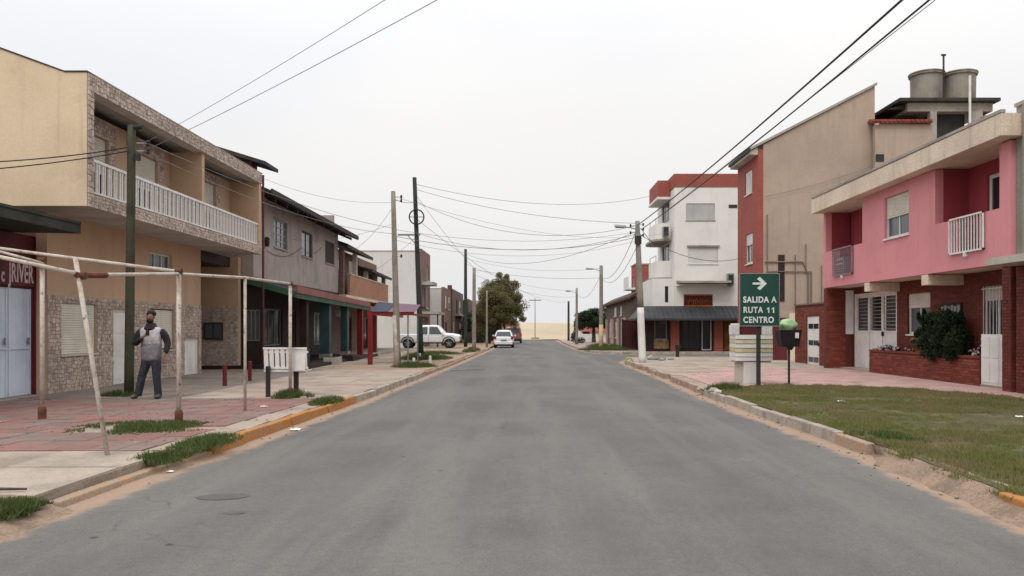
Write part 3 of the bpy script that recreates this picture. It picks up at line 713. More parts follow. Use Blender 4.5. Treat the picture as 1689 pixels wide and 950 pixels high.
# ---- grey house with dark eaves over a dim arcade
t = thing('eaved_house', 'stained grey two-storey house with long dark eaves above a green and red arcade', 'house', (-10, 35, 0))
F1 = ('X', -10, 1)
H1 = [(31.2,33.0,4.86,6.0), (35.1,36.9,4.86,6.0), (39.2,41.1,4.9,6.02)]
MB().wall(F1, 28.9, 41.9, 3.5, 6.62, .2, H1).box(-16, -10.2, 28.9, 29.1, 3.5, 7.6).box(-16, -10.2, 41.7, 41.9, 3.5, 7.6).box(-16, -15.8, 29.1, 41.7, .13, 8.2).build('wall', K['greywall'], t)
window(F1, *H1[0], t, K['galv'], K['glassg'], fw=.05, mull=2, trans=3, silm=K['con'])
window(F1, *H1[1], t, K['brown'], K['glassg'], fw=.06, mull=1, trans=0, silm=K['con'])
window(F1, *H1[2], t, K['brown'], K['glass'], 1.0, K['brown'], fw=.06, mull=1, silm=K['con'])
MB().lathe((-9.93, 30.2, 4.75), [(.07, 0), (.1, .1), (.1, .3), (.05, .36)], 10).build('wall_lamp', K['dark'], t)
rf = MB().slab([(-16,28.0,9.3),(-9.15,28.0,6.56),(-9.15,42.6,6.56),(-16,42.6,9.3)], .16).build('roof', K['eave'], t)
for i in range(44):
    y = 28.15+i*.33
    MB().box(-9.13, -9.06, y, y+.29, 6.40, 6.60).build('fascia_tile', K['eave'], rf)
for i in range(10):
    y = 28.9+i*1.4; MB().prism_xz([(-9.99,6.58),(-9.2,6.25),(-9.2,6.38),(-9.99,6.7)], y, y+.08).build('rafter_end', K['brown'], t)
ch = MB().box(-10.7, -10.1, 29.0, 29.6, 6.9, 7.75).build('chimney', K['rustred'], t)
MB().slab([(-11.6,28.7,8.35),(-9.5,28.7,7.7),(-9.5,30.2,7.7),(-11.6,30.2,8.35)], .14).build('chimney_hood', K['eave'], ch)
MB().box(-10.2, -9.98, 28.9, 41.9, 3.32, 3.5).build('ledge', K['brown'], t)
# arcade at street level
cn = MB().slab([(-10.35,28.8,3.50),(-8.4,28.8,2.96),(-8.4,42.3,2.80),(-10.35,42.3,3.42)], .07).build('canopy', K['slate'], t)
MB().add([(-8.39,28.8,2.72),(-8.39,42.3,2.57),(-8.39,42.3,2.75),(-8.39,28.8,2.91),(-8.44,28.8,2.72),(-8.44,42.3,2.57),(-8.44,42.3,2.75),(-8.44,28.8,2.91)],
         [(0,1,2,3),(7,6,5,4),(0,4,5,1),(2,6,7,3),(1,5,6,2),(0,3,7,4)]).build('fascia_board', K['greenp'], cn)
MB().add([(-8.35,28.8,2.91),(-8.35,42.3,2.755),(-8.35,42.3,3.0),(-8.35,28.8,3.17),(-8.44,28.8,2.912),(-8.44,42.3,2.757),(-8.44,42.3,3.0),(-8.44,28.8,3.17)],
         [(0,1,2,3),(7,6,5,4),(0,4,5,1),(2,6,7,3),(1,5,6,2),(0,3,7,4)]).build('trim_strip', K['redtrim'], cn)
MB().add([(-10.35,28.79,3.28),(-8.42,28.79,2.74),(-8.42,28.79,2.97),(-10.35,28.79,3.51),(-10.35,28.83,3.28),(-8.42,28.83,2.74),(-8.42,28.83,2.97),(-10.35,28.83,3.51)],
         [(0,1,2,3),(7,6,5,4),(0,4,5,1),(2,6,7,3),(1,5,6,2),(0,3,7,4)]).build('end_board', K['greenp'], cn)
MB().box(-16, -7.9, 28.4, 42, .13, .26).build('arcade_step', K['brown'], t)
K['dkfloor'] = mat('dark_floor', (.06,.045,.04), (.04,.03,.028))
F4 = ('X', -10.4, 1)
H4 = [(30.4,33.6,.9,2.4), (34.4,35.6,.3,2.4), (36.2,37.4,.3,2.4), (38.6,40.8,.8,2.4)]
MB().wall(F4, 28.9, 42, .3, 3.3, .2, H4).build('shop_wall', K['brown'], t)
window(F4, *H4[0], t, K['galv'], K['glass'], fw=.05, mull=3, sill=False, name='shop_window')
window(F4, *H4[1], t, K['redtrim'], K['glass'], fw=.07, mull=0, sill=False, name='shop_door')
window(F4, *H4[2], t, K['shut'], K['glass'], fw=.09, mull=0, sill=False, name='shop_door')
window(F4, *H4[3], t, K['galv'], K['glass'], fw=.05, mull=2, sill=False, name='shop_window')
FY = ('Y', 29.0, -1)
MB().wall(FY, -10.4, -9.72, .3, 3.1, .12, [(-10.34,-9.8,1.15,2.3)]).build('screen_wall', K['brown'], t)
window(FY, -10.34,-9.8,1.15,2.3, t, K['galv'], K['glassg'], fw=.04, mull=2, dep=.09, sill=False, name='screen_window')
for (x, y, w) in ((-8.8, 34.6, .2), (-8.75, 38.0, .16)):
    c = MB().box(x-w, x+w, y-.2, y+.2, .3, 2.75).build('column', K['teal'], t)
    MB().box(x-w-.04, x+w+.04, y-.24, y+.24, .302, .5).build('column_base', K['con'], c)
MB().box(-8.9, -8.62, 30.9, 31.2, .3, 2.85).build('column', K['brown'], t)

# planters on the arcade step
K['soilm'] = mat('potting_soil', (.05,.035,.025), fine=60)
for i, (x, y, lb) in enumerate(((-8.0, 32.6, 'pale concrete planter at the foot of the teal arcade column'), (-7.95, 35.6, 'second concrete planter, darker, between teal and red columns'))):
    tt = thing('concrete_planter', lb, 'planter', (x, y, .13))
    MB().box(x-.25, x+.25, y-.6, y+.6, .13, .42).build('trough', K['conl'] if i == 0 else K['brown'], tt, bevel=.02)
    MB().box(x-.2, x+.2, y-.55, y+.55, .42, .43).build('soil', K['soilm'], tt)

# ---- orange-brick house with balcony
t = thing('orange_brick_house', 'orange brick house with a brick balcony beyond the grey eaved house', 'house', (-10.2, 48, 0))
F1 = ('X', -10.4, 1)
H1 = [(43.6,44.9,4.9,5.9), (46.2,47.4,3.6,5.6), (48.6,49.8,3.6,5.1), (51.2,52.6,3.6,5.0)]
MB().wall(F1, 42, 54.8, .13, 6.0, .2, H1[:2]+[(48.6,49.8,3.6,4.9), (51.2,52.6,3.6,4.85), (44.5,47,.3,2.3), (49,52,.3,2.3)]).box(-16, -10.6, 54.6, 54.8, .13, 5.4).box(-16, -10.6, 42, 42.2, .13, 6.6).build('wall', K['brickbrn'], t)
for h in H1[:2]: window(F1, *h, t, K['whitem'], K['glass'], .4, K['shut'], mull=1)
for h in [(48.6,49.8,3.6,4.9), (51.2,52.6,3.6,4.85)]: window(F1, *h, t, K['shut'], K['glass'], 0, K['shut'], mull=1)
for h in [(44.5,47,.3,2.3), (49,52,.3,2.3)]: window(F1, *h, t, K['redp'], K['glass'], 0, K['shut'], mull=2, name='shop_window')
MB().slab([(-16,41.95,8.4),(-9.5,41.95,6.12),(-9.5,48.9,6.0),(-16,48.9,8.3)], .18).build('roof', K['eave'], t)
MB().slab([(-16,48.0,7.0),(-9.35,48.0,5.2),(-9.35,54.9,5.1),(-16,54.9,6.9)], .15).build('lower_roof', K['eave'], t)
for y in (42.05, 45.3, 48.4, 51.5, 54.4): MB().box(-10.0, -9.75, y, y+.22, 3.4, 5.15 if y > 46 else 5.9).build('balcony_post', K['conl'] if y > 43 else K['brickbrn'], t)
bl = MB().box(-10.38, -9.6, 42, 54.8, 3.25, 3.42).build('balcony', K['cream'], t)
MB().wall(('X', -9.6, 1), 43, 54.8, 3.42, 4.55, .15, []).build('balcony_parapet', K['orangeb'], bl)
MB().box(-9.77, -9.57, 43, 54.8, 4.552, 4.62).build('parapet_cap', K['conl'], bl)
cn = MB().slab([(-10.35,42.3,3.2),(-8.4,42.3,2.80),(-8.4,54.0,2.68),(-10.35,54.0,3.1)], .07).build('canopy', K['redtrim'], t)
MB().box(-8.43, -8.38, 42.3, 54, 2.5, 2.72).build('fascia_board', mat('yellowish_fascia', (.24,.20,.06), (.16,.09,.05), s=2), cn)
for y in (40.6, 44.4): MB().box(-8.72, -8.45, y, y+.3, .13, 2.62).build('red_pillar', K['redp'], t)
MB().box(-10.4, -8.2, 42, 54, .13, .26).build('step', K['con'], t)
MB().box(-9.5, -9.25, 39.2, 39.6, 2.2, 2.55).build('lamp_box', K['white'], t)

# ---- red framed awning reaching over the pavement
t = thing('red_framed_awning', 'red metal frame with purple and blue awning beside the concrete pole', 'awning', (-5.6, 33, .13))
fr = MB()
fr.box(-6.42, -6.25, 31.9, 32.07, .13, 2.32).box(-6.25, -4.55, 31.93, 32.03, 2.14, 2.27)
fr.build('red_frame', K['redp'], t)
MB().tube([(-4.80, 32, .15), (-4.80, 32, 2.14)], .03, 8).build('post', K['galv'], t)
MB().tube([(-4.66, 33.8, .15), (-4.66, 33.8, 2.2)], .03, 8).build('post', K['galv'], t)
MB().box(-6.4, -6.3, 32.08, 40.4, 2.16, 2.27).box(-4.66, -4.58, 32.05, 37, 2.14, 2.22).build('side_rail', K['redp'], t)
MB().add([(-6.3,31.9,2.28),(-4.5,31.9,2.28),(-4.5,33.6,2.62),(-6.3,33.6,2.72),(-6.3,37,2.8),(-4.6,37,2.5)], [(0,1,2,3),(3,2,5,4)]).build('canvas', K['purple'], t).modifiers.new('s','SOLIDIFY').thickness = .015
MB().add([(-6.3,31.885,2.28),(-5.6,31.885,2.28),(-5.6,33.57,2.665),(-6.3,33.57,2.735)], [(0,1,2,3)]).build('blue_panel', K['blue'], t).modifiers.new('s','SOLIDIFY').thickness = .012

# ---- tall pale house, its blank side facing us
t = thing('tall_pale_house', 'tall pale grey house whose blank side wall rises behind the power poles', 'house', (-10, 62, 0))
K['paleg'] = mat('pale_grey_render', (.62,.61,.575), (.56,.55,.52), s=.4, streak=.35, sc=(.40,.38,.35), fine=14)
MB().box(-17, -8.5, 62, 62.25, .13, 7.66).box(-17, -8.5, 67.5, 67.75, .13, 7.4).box(-17, -16.8, 62.25, 67.5, .13, 7.5).build('side_wall', K['paleg'], t)
F1 = ('X', -8.25, 1); H1 = [(63,64.2,3.3,5.0), (65,66.4,3.3,5.0), (63,64.4,.13,2.4), (65.2,66.6,5.6,6.8)]
MB().wall(F1, 62.02, 67.7, .13, 7.9, .25, H1).build('front_wall', K['brickbrn'], t)
for h in H1: window(F1, *h, t, K['whitem'], K['glass'], 0)
MB().box(-17, -8.27, 61.98, 67.8, 7.665, 7.75).build('roof', K['con'], t)
MB().box(-8.24, -7.3, 62.1, 64.6, 5.05, 5.3).build('upper_canopy', K['con'], t)
MB().box(-8.24, -6.9, 62.1, 66.6, 2.75, 2.95).build('lower_canopy', K['con'], t)
for y in (62.2, 66.3): MB().box(-7.05, -6.95, y, y+.12, .13, 2.75).build('canopy_post', K['brown'], t)

# ---- row of low houses towards the tree
def row_house(name, label, y0, y1, x, zt, m, mside, win, cat='house', flat=True):
    t = thing(name, label, cat, (x, (y0+y1)/2, 0))
    F1 = ('X', x, 1 if x < 0 else -1); xb = x-9 if x < 0 else x+9
    MB().wall(F1, y0, y1, .13, zt, .25, win).build('front_wall', m, t)
    a, b = (xb, x-.25) if x < 0 else (x+.25, xb)
    boxes('side_wall', mside, t, (a, b, y0, y0+.25, .13, zt-.2), (a, b, y1-.25, y1, .13, zt-.2))
    for h in win: window(F1, *h, t, K['whitem'] if random.random() > .4 else K['brown'], K['glass'], random.choice((0, .5, 1)), K['shut'])
    MB().box(a, b, y0+.01, y1-.01, zt-.2, zt-.1).build('roof', K['con'], t)
    return t
t = row_house('pale_front_house', 'low pale house with a brick front, directly behind the pickup', 70, 76.5, -7.3, 5.3, K['brickbrn'], K['paleg'], [(71,72.6,1,2.2),(74,75.4,3.4,4.6),(71,72.4,3.4,4.6)])
MB().box(-7.6, -7.2, 76.0, 76.5, 5.3, 5.8).build('chimney', K['rooft'], t)
t = row_house('brown_row_house', 'brown two-storey house between the brick-fronted house and the tree', 76.6, 90, -7.2, 5.5, K['brickdk'], K['brickdk'], [(78,79.2,.13,2.3),(81,82.6,3.2,4.6),(85,86.6,3.2,4.6),(85,87,.9,2.2)])
MB().box(-7.29, -6.6, 80, 88, 2.9, 3.05).build('balcony_slab', K['con'], t)
t = row_house('dark_row_house', 'dark low house half hidden by the big tree on the left', 90.1, 104, -6.6, 5.0, K['brickdk'], K['brickdk'], [(92,94,.9,2.2),(97,98.2,.13,2.3)])
t = thing('beach_hut', 'small sand-coloured hut with a red roof below the tree crown', 'hut', (-3.6, 104, 0))
MB().box(-5.0, -2.0, 103, 106, .1, 2.2).build('wall', mat('ochre_render', (.50,.33,.18), (.42,.26,.15)), t)
MB().prism_yz([(102.6,2.2),(104.5,3.0),(106.4,2.2)], -5.3, -1.7).build('roof', K['redtile'], t)
MB().box(-4.0, -3.2, 102.93, 102.99, .2, 1.9).build('door', K['brown'], t)
# ================================================================ RIGHT SIDE OF THE STREET
# ---- pink house
t = thing('pink_house', 'pink two-storey house with brick ground floor and cream concrete roof edge', 'house', (11.5, 23.5, 0))
F1 = ('X', 11, -1); F2 = ('X', 11.9, -1); F3 = ('X', 12, -1)
MB().slab([(10.6,17.6,6.42),(10.6,29.3,6.36),(17,29.3,6.36),(17,17.6,6.42)], .5).build('roof_slab', K['cream'], t)
MB().box(10.585, 10.70, 17.59, 29.31, 6.43, 6.50).build('roof_kerb', K['con'], t)
# front wall of the upper floor with its two loggias
MB().wall(F1, 17.9, 29.15, 3.1, 5.88, .22, [(18.32,21.2,4.4,5.88), (18.9,20.4,3.5,4.4), (22.66,24.2,4.34,5.6), (25.8,28.95,4.4,5.88), (26.5,28.15,3.45,4.4)]).build('upper_wall', K['pink'], t)
MB().wall(F2, 18.32, 21.2, 3.3, 5.9, .15, [(19.65,20.35,3.4,5.55)]).box(11.22, 11.9, 21.2, 21.35, 3.3, 5.9).box(11.22, 11.9, 18.17, 18.32, 3.3, 5.9).build('loggia_wall', K['pinkd'], t)
MB().wall(F2, 25.8, 28.95, 3.3, 5.9, .15, [(26.3,27.3,3.4,5.5)]).box(11.22, 11.9, 28.95, 29.1, 3.3, 5.9).box(11.22, 11.9, 25.65, 25.8, 3.3, 5.9).build('loggia_wall', K['pinkd'], t)
MB().box(11.225, 17, 17.9, 29.15, 3.1, 3.3).build('floor_slab', K['cream'], t)
MB().box(12.05, 17, 17.9, 18.15, .13, 5.9).box(11.9, 17, 28.9, 29.15, 3.3, 5.9).box(11.22, 12.05, 17.9, 18.1, 3.3, 5.9).build('side_wall', K['pink'], t)
window(F2, 19.65,20.35,3.4,5.55, t, K['white'], K['glass'], 0, fw=.1, mull=0, sill=False, name='loggia_door')
window(F2, 26.3,27.3,3.4,5.5, t, K['white'], K['glass'], .4, K['shut'], sill=False, name='loggia_door')
window(F1, 22.66,24.2,4.34,5.6, t, K['whitem'], K['glassg'], .52, K['shut'], fw=.06, mull=1, dep=.13, silm=K['whitem'])
def grille(u0, u1, z0, z1, n, gm=None):
    gm = gm or K['whitem']
    r = MB().box(10.93, 10.97, u0, u1, z1-.04, z1).box(10.93, 10.97, u0, u1, z0, z0+.04).box(10.93, 10.97, u0, u0+.035, z0, z1).box(10.93, 10.97, u1-.035, u1, z0, z1).build('railing', gm, t)
    b0 = None
    for i in range(n):
        y = u0+(u1-u0)*(i+1)/(n+1)
        if b0 is None: b0 = MB().box(10.938, 10.962, y-.012, y+.012, z0+.04, z1-.04).build('bar', gm, r); ya = y
        else: c = b0.copy(); COL.objects.link(c); c.parent = r; c.location = (0, y-ya, 0)
    for z in (z0+.1,): MB().box(10.9, 11.0, (u0+u1)/2-.03, (u0+u1)/2+.03, z0-.1, z0).build('bracket', K['whitem'], r)
grille(18.88, 20.42, 3.5, 4.42, 11); grille(26.48, 28.17, 3.45, 4.42, 9, mat('mauve_metal_paint', (.30,.20,.23), (.22,.15,.17), s=4))
tt = thing('air_conditioner', 'grey outdoor unit behind the bars of the pink far loggia', 'air conditioner', (11.12, 27.6, 3.5))
b = MB().box(10.99, 11.35, 27.3, 28.0, 3.5, 4.1).build('casing', K['galv'], tt, bevel=.02)
for i in range(7): MB().box(10.975, 10.99, 27.34, 27.96, 3.56+i*.075, 3.585+i*.075).build('louvre', K['white'] if i in (4, 6) else K['dark'], tt)
# brick ground floor
H3 = [(25.5,28.8,.15,2.85), (23.4,24.8,1.43,2.69), (19.55,20.7,1.35,2.7)]
MB().wall(F3, 17.9, 29.15, .13, 3.085, .2, H3).build('lower_wall', K['mortred'], t)
bricks(F3, 17.9, 29.15, .15, 3.08, t, K['brickdm'], H3)
MB().box(11.0, 12.2, 28.93, 29.15, .13, 3.085).build('porch_end_wall', K['mortred'], t)
bricks(('Y', 28.93, -1), 11.0, 11.72, .15, 3.08, t, K['brickm'])
MB().box(11.72, 11.985, 28.85, 28.928, 1.4, 3.0).build('white_panel', K['white'], t)
MB().fb(F3, 17.95, 19.5, 2.72, 3.07, .02, .24).build('lintel', K['brown'], t)
for y in (25.3, 21.6):
    MB().box(11.0, 12.0, y, y+.35, 2.80, 3.085).build('beam_end', K['cream'], t, bevel=.01)
window(F3, *H3[1], t, K['white'], K['glassg'], .36, K['shut'], fw=.07, mull=1, silm=K['white'])
window(F3, *H3[2], t, K['white'], K['glass'], .28, K['shut'], fw=.07, mull=1, bars=8, bm=K['whitem'], silm=K['con'])
pier = MB().box(11.08, 11.6, 18.0, 18.34, .13, 3.085).build('corner_pier', K['mortred'], t)
bricks(('X', 11.08, -1), 18.0, 18.34, .15, 3.08, pier, K['brickdm']); bricks(('Y', 18.0, -1), 11.08, 11.6, .15, 3.08, pier, K['brickdm'])
MB().box(11.5, 12.0, 18.67, 29.0, .13, .2).build('porch_floor', K['slabc'][0], t)
# garage gate, three leaves
gt = MB().fb(F3, 25.5, 25.58, .15, 2.85, -.12, .0).fb(F3, 28.72, 28.8, .15, 2.85, -.12, .0).fb(F3, 25.58, 28.72, 2.77, 2.85, -.12, .0).build('garage_gate', K['white'], t)
lw = (28.72-25.58)/3
for k in range(3):
    a = 25.58+k*lw
    MB().fb(F3, a+.01, a+lw-.01, .2, 1.48, -.08, -.05).build('leaf_panel', K['white'], gt)
    MB().fb(F3, a+.01, a+.07, 1.48, 2.76, -.09, -.03).fb(F3, a+lw-.07, a+lw-.01, 1.48, 2.76, -.09, -.03).fb(F3, a+.07, a+lw-.07, 2.70, 2.76, -.09, -.03).fb(F3, a+.07, a+lw-.07, 1.48, 1.53, -.09, -.03).fb(F3, a+.01, a+.06, .2, 1.48, -.05, -.035).build('leaf_frame', K['white'], gt)
    MB().fb(F3, a+.07, a+lw-.07, 1.53, 2.70, -.14, -.13).build('pane', K['glass'], gt)
    for j in range(9):
        z = 1.58+j*.125; MB().fb(F3, a+.07, a+lw-.07, z, z+.03, -.085, -.06).build('louvre', K['galv'], gt)
MB().fb(F3, 26.55, 26.6, 1.35, 1.5, -.05, .02).build('handle', K['black'], gt)
# white panel gate by the pier
gd = MB().box(11.5, 11.56, 18.72, 19.92, .2, 1.46).build('side_gate', K['white'], t)
for i in range(3): MB().box(11.485, 11.5, 18.78+i*.385, 19.10+i*.385, .26, .84).box(11.485, 11.5, 18.78+i*.385, 19.10+i*.385, .88, 1.4).build('gate_panel', K['white'], gd)
# number board with flower boxes high on the wall
sgn = MB().fb(F3, 21.65, 22.75, 2.0, 2.32, .02, .06).build('name_board', K['dark'], t)
for i in range(6): MB().fb(F3, 21.7+i*.17, 21.82+i*.17, 2.06+.02*(i % 3), 2.26-.03*(i % 2), .06, .07).build('board_tile', K['con'], sgn)
# brick planter
tt = thing('brick_planter', 'long low red brick planter in front of the pink house', 'planter', (11.7, 23, .13))
MB().box(11.5, 11.64, 19.98, 26.4, .13, .84).box(11.64, 11.98, 26.26, 26.4, .13, .84).box(11.64, 11.98, 19.98, 20.12, .13, .84).build('wall', K['mortred'], tt)
bricks(('X', 11.5, -1), 19.98, 26.4, .135, .80, tt, K['brickm'], bh=.074); bricks(('Y', 19.98, -1), 11.5, 11.98, .135, .80, tt, K['brickm'], bh=.074)
for i in range(53):
    y = 19.99+i*.121; MB().box(11.47, 11.66, y, y+.112, .842, .905).build('coping_brick', K['brickm'], tt)
MB().box(11.66, 11.98, 20.1, 26.3, .7, .84).build('soil', K['soilm'], tt)

# ---- neighbouring house at the right edge
t = thing('cement_house', 'bare cement house over dark red brick at the right edge of the photo', 'house', (11.3, 14, 0))
F1 = ('X', 11.12, -1)
MB().wall(F1, 9, 17.88, 3.25, 6.62, .25, []).box(11.37, 17, 17.6, 17.88, .13, 6.62).box(11.37, 17, 9, 9.25, .13, 6.62).build('upper_wall', K['greywall2'], t)
MB().wall(F1, 9, 17.88, .13, 3.0, .25, []).build('lower_wall', K['mortred'], t)
bricks(F1, 12, 17.88, .15, 3.0, t, K['brickdm'])
MB().box(10.4, 11.4, 13.0, 17.85, 3.02, 3.18).build('canopy_slab', K['conl'], t)
MB().box(11.02, 11.12, 17.3, 17.5, 3.19, 6.6).build('downpipe', K['greywall2'], t)
MB().box(11.08, 17, 9.0, 17.9, 6.622, 6.7).build('roof', K['con'], t)

# ---- garden wall with the white door
t = thing('brick_garden_wall', 'red brick wall with a narrow white door between tan building and pink house', 'wall', (11.6, 32, 0))
F1 = ('X', 11.6, -1); HD = [(31.2,32.6,.13,2.1)]
MB().wall(F1, 29.2, 34.0, .13, 2.57, .2, HD).build('wall_body', K['mortred'], t)
bricks(F1, 29.2, 34.0, .14, 2.5, t, K['brickm'], HD); 
MB().box(11.55, 11.85, 29.2, 34.02, 2.572, 2.64).build('wall_cap', K['brickbrn'], t)
d = MB().fb(F1, 31.22, 32.58, .14, 2.09, -.1, -.03).build('door', K['white'], t)
for z in (.25, .93, 1.6):
    for k in range(2): MB().fb(F1, 31.36+k*.58, 31.86+k*.58, z, z+.2, -.03, -.015).build('door_light', K['glass'], d)
MB().fb(F1, 31.25, 31.3, .9, 1.05, -.03, .03).build('handle', K['black'], d)

# ---- three-storey taupe building
t = thing('taupe_building', 'tall taupe rendered building with red street front and sloping roof', 'building', (13, 39, 0))
F1 = ('X', 11, -1); HW = [(38.4,39.6,8.25,9.4), (38.3,39.5,4.8,6.28), (38.3,39.6,1.0,2.3)]
MB().prism_xz([(11.25,.13),(11.25,10.33),(16.54,13.10),(16.54,.13)], 37.4, 37.65).build('gable_wall', K['taupe'], t)
MB().box(11.25, 24, 40.8, 41, .13, 9.8).build('rear_wing_wall', K['taupe'], t)
MB().wall(F1, 37.4, 41, .13, 10.1, .25, HW).build('front_wall', K['brickfar'], t)
MB().box(16.33, 18.93, 36.9, 37.15, .13, 11.17).build('annex_wall', K['taupe'], t)
MB().box(16.36, 16.74, 36.87, 36.9, 9.42, 9.76).build('vent_hole', K['dark'], t)
ar = MB().slab([(16.2,36.72,11.26),(18.95,36.72,11.26),(18.95,39.5,11.95),(16.2,39.5,11.95)], .08).build('annex_roof', K['redtile'], t)
for i in range(13): MB().add([(16.22+i*.21,36.65,11.24),(16.38+i*.21,36.65,11.24),(16.38+i*.21,38.6,11.73),(16.22+i*.21,38.6,11.73),(16.25+i*.21,36.65,11.34),(16.35+i*.21,36.65,11.34),(16.35+i*.21,38.6,11.83),(16.25+i*.21,38.6,11.83)],
    [(0,3,2,1),(4,5,6,7),(0,1,5,4),(1,2,6,5),(2,3,7,6),(3,0,4,7)]).build('roof_tile', K['redtile'], ar)
window(F1, *HW[0], t, K['white'], K['glass'], .96, K['white'], mull=0, fw=.08)
window(F1, *HW[1], t, K['white'], K['glass'], .38, K['white'], mull=1, fw=.08)
window(F1, *HW[2], t, K['white'], K['glass'], .38, K['white'], mull=1, fw=.08)
MB().slab([(10.6,37.3,10.18),(16.62,37.3,13.27),(16.62,41.1,13.27),(10.6,41.1,10.18)], .12).build('roof', K['con'], t)
MB().prism_xz([(10.62,9.88),(10.99,9.86),(10.99,10.2),(10.62,10.03)], 37.42, 41.05).build('eave_box', K['conl'], t)
MB().box(10.54, 10.61, 37.3, 41.1, 10.0, 10.14).build('gutter', K['dark'], t)
r2 = MB().slab([(21.3,36.9,11.5),(23.4,36.9,11.5),(23.4,39.5,12.3),(21.3,39.5,12.3)], .08).build('rear_roof', K['redtile'], t)
K['pipe'] = mat('old_conduit', (.20,.15,.125), (.14,.11,.1))
pp = [[(11.3,4.76),(13.1,4.76),(13.35,4.2),(13.35,1)], [(11.4,4.3),(13.5,4.3),(13.5,1)], [(12.75,5.1),(12.75,1.4)], [(13.25,5.6),(13.25,4.2)], [(14.0,4.6),(14.0,1)], [(11.5,12.5-3),(11.5,1)][:0] or [(11.42,7),(11.42,1)]]
for P in pp: MB().tube([(x, 37.34, z) for x, z in P], .035 if len(P) > 2 else .025, 6).build('conduit', K['pipe'], t)
MB().box(11.95, 12.25, 37.36, 37.4, 2.9, 5.1).build('slit_window', K['brown'], t)
MB().box(11.02, 13.6, 36.3, 36.5, .13, 2.4).build('yard_wall', K['taupe'], t)
MB().box(11.35, 12.0, 36.24, 36.3, .13, 2.1).build('yard_door', K['rustred'], t)
MB().box(12.1, 12.45, 36.2, 36.3, .13, 2.3).build('yard_post', K['cream'], t)
# water tanks on their own slab
MB().box(17.9, 21.9, 37.0, 40, 11.80, 12.2).build('tank_house', K['con'], t)
MB().box(18.95, 19.25, 36.95, 37.25, 3, 11.79).build('tank_pillar', K['con'], t); MB().box(19.26, 20.85, 37.5, 40, 3, 11.79).build('tank_room', K['dark'], t)
MB().box(20.86, 21.4, 36.95, 37.25, 3, 11.79).build('tank_pillar', K['con'], t); MB().box(21.41, 23.2, 37.2, 37.4, 3, 11.45).build('rear_wall', K['con'], t)
MB().box(17.4, 22.1, 36.7, 40.2, 12.21, 12.36).build('tank_slab', K['mosscon'], t)
MB().prism_xz([(17.0,11.95),(17.89,12.2),(17.89,11.95)], 37.2, 39.6).build('tank_stair', K['eave'], t)
for i, (x, lb) in enumerate(((19.4, 'round fibre cement water tank on the roof, the one nearer the sloping roof'), (20.98, 'round fibre cement water tank on the roof beside the white upright pipe'))):
    tk = thing('water_tank', lb, 'water tank', (x, 38.2, 12.36), group='water tanks on the roof')
    MB().lathe((x, 38.2, 12.36), [(.68, 0), (.71, .1), (.73, 1.42), (.80, 1.44), (.80, 1.54)], 26).build('drum', K['tank'], tk)
    MB().lathe((x, 38.2, 13.9), [(.83, 0), (.81, .05), (.3, .12), (.05, .14)], 26).build('lid', K['tank'], tk)
tp = MB().tube([(19.75, 37.3, 12.36), (19.75, 37.3, 14.55)], .045, 8).tube([(19.65,37.3,14.55),(19.85,37.3,14.55)], .05, 8).build('vent_pipe', K['dark'], None); tag(tp, 'thin dark vent pipe rising between the two water tanks', 'pipe')
tp = MB().tube([(20.6, 36.6, 10.6), (20.6, 36.6, 13.35)], .055, 8).build('white_pipe', K['whitem'], None); tag(tp, 'white upright pipe in front of the right water tank', 'pipe')

# ---- white corner building with brick parapet
t = thing('white_corner_building', 'white three-storey corner building with red brick parapet and grey shop canopy', 'building', (12, 56, 0))
FY = ('Y', 51, -1)
HW = [(10.35,12.2,8.62,9.7), (10.5,12.4,5.8,6.9), (10.2,12.05,3.02,3.82)]
MB().wall(FY, 9.6, 18, 3.06, 10.75, .25, HW).build('side_wall', K['wwall'], t)
F1 = ('X', 9.6, -1); HF = [(52.9,55.7,9.0,10.2), (52.9,55.7,6.1,7.35), (52.9,55.7,3.3,4.8)]
MB().wall(F1, 51.25, 57.6, 3.06, 10.75, .25, HF).box(9.85, 18, 57.35, 57.6, .1, 10.75).box(17.75, 18, 51.25, 57.35, .1, 10.75).build('front_wall', K['wwall'], t)
for h in HF: window(F1, *h, t, K['galv'], K['glass'], 0, mull=2)
MB().box(9.56, 18.02, 50.97, 51.3, 10.752, 11.62).box(9.56, 9.86, 51.3, 57.65, 10.752, 11.62).build('brick_parapet', K['brickfarY'], t)
MB().box(9.7, 18, 51.3, 57.5, 10.3, 10.45).build('roof', K['con'], t)
window(FY, *HW[0], t, K['galv'], K['glass'], 1.0, mat('grey_shutter', (.52,.52,.50), (.46,.46,.44), s=1, streak=.3), fw=.06, silm=K['con'])
window(FY, *HW[1], t, K['galv'], K['glass'], 1.0, mat('white_shutter', (.68,.67,.63), (.62,.61,.57), s=1, streak=.3), fw=.06, silm=K['white'])
MB().fb(FY, 10.4, 12.5, 6.9, 7.0, 0.002, .12).build('lintel', K['con'], t)
MB().fb(FY, 13.1, 13.65, 9.4, 9.62, .001, .02).build('vent_hole', K['dark'], t)
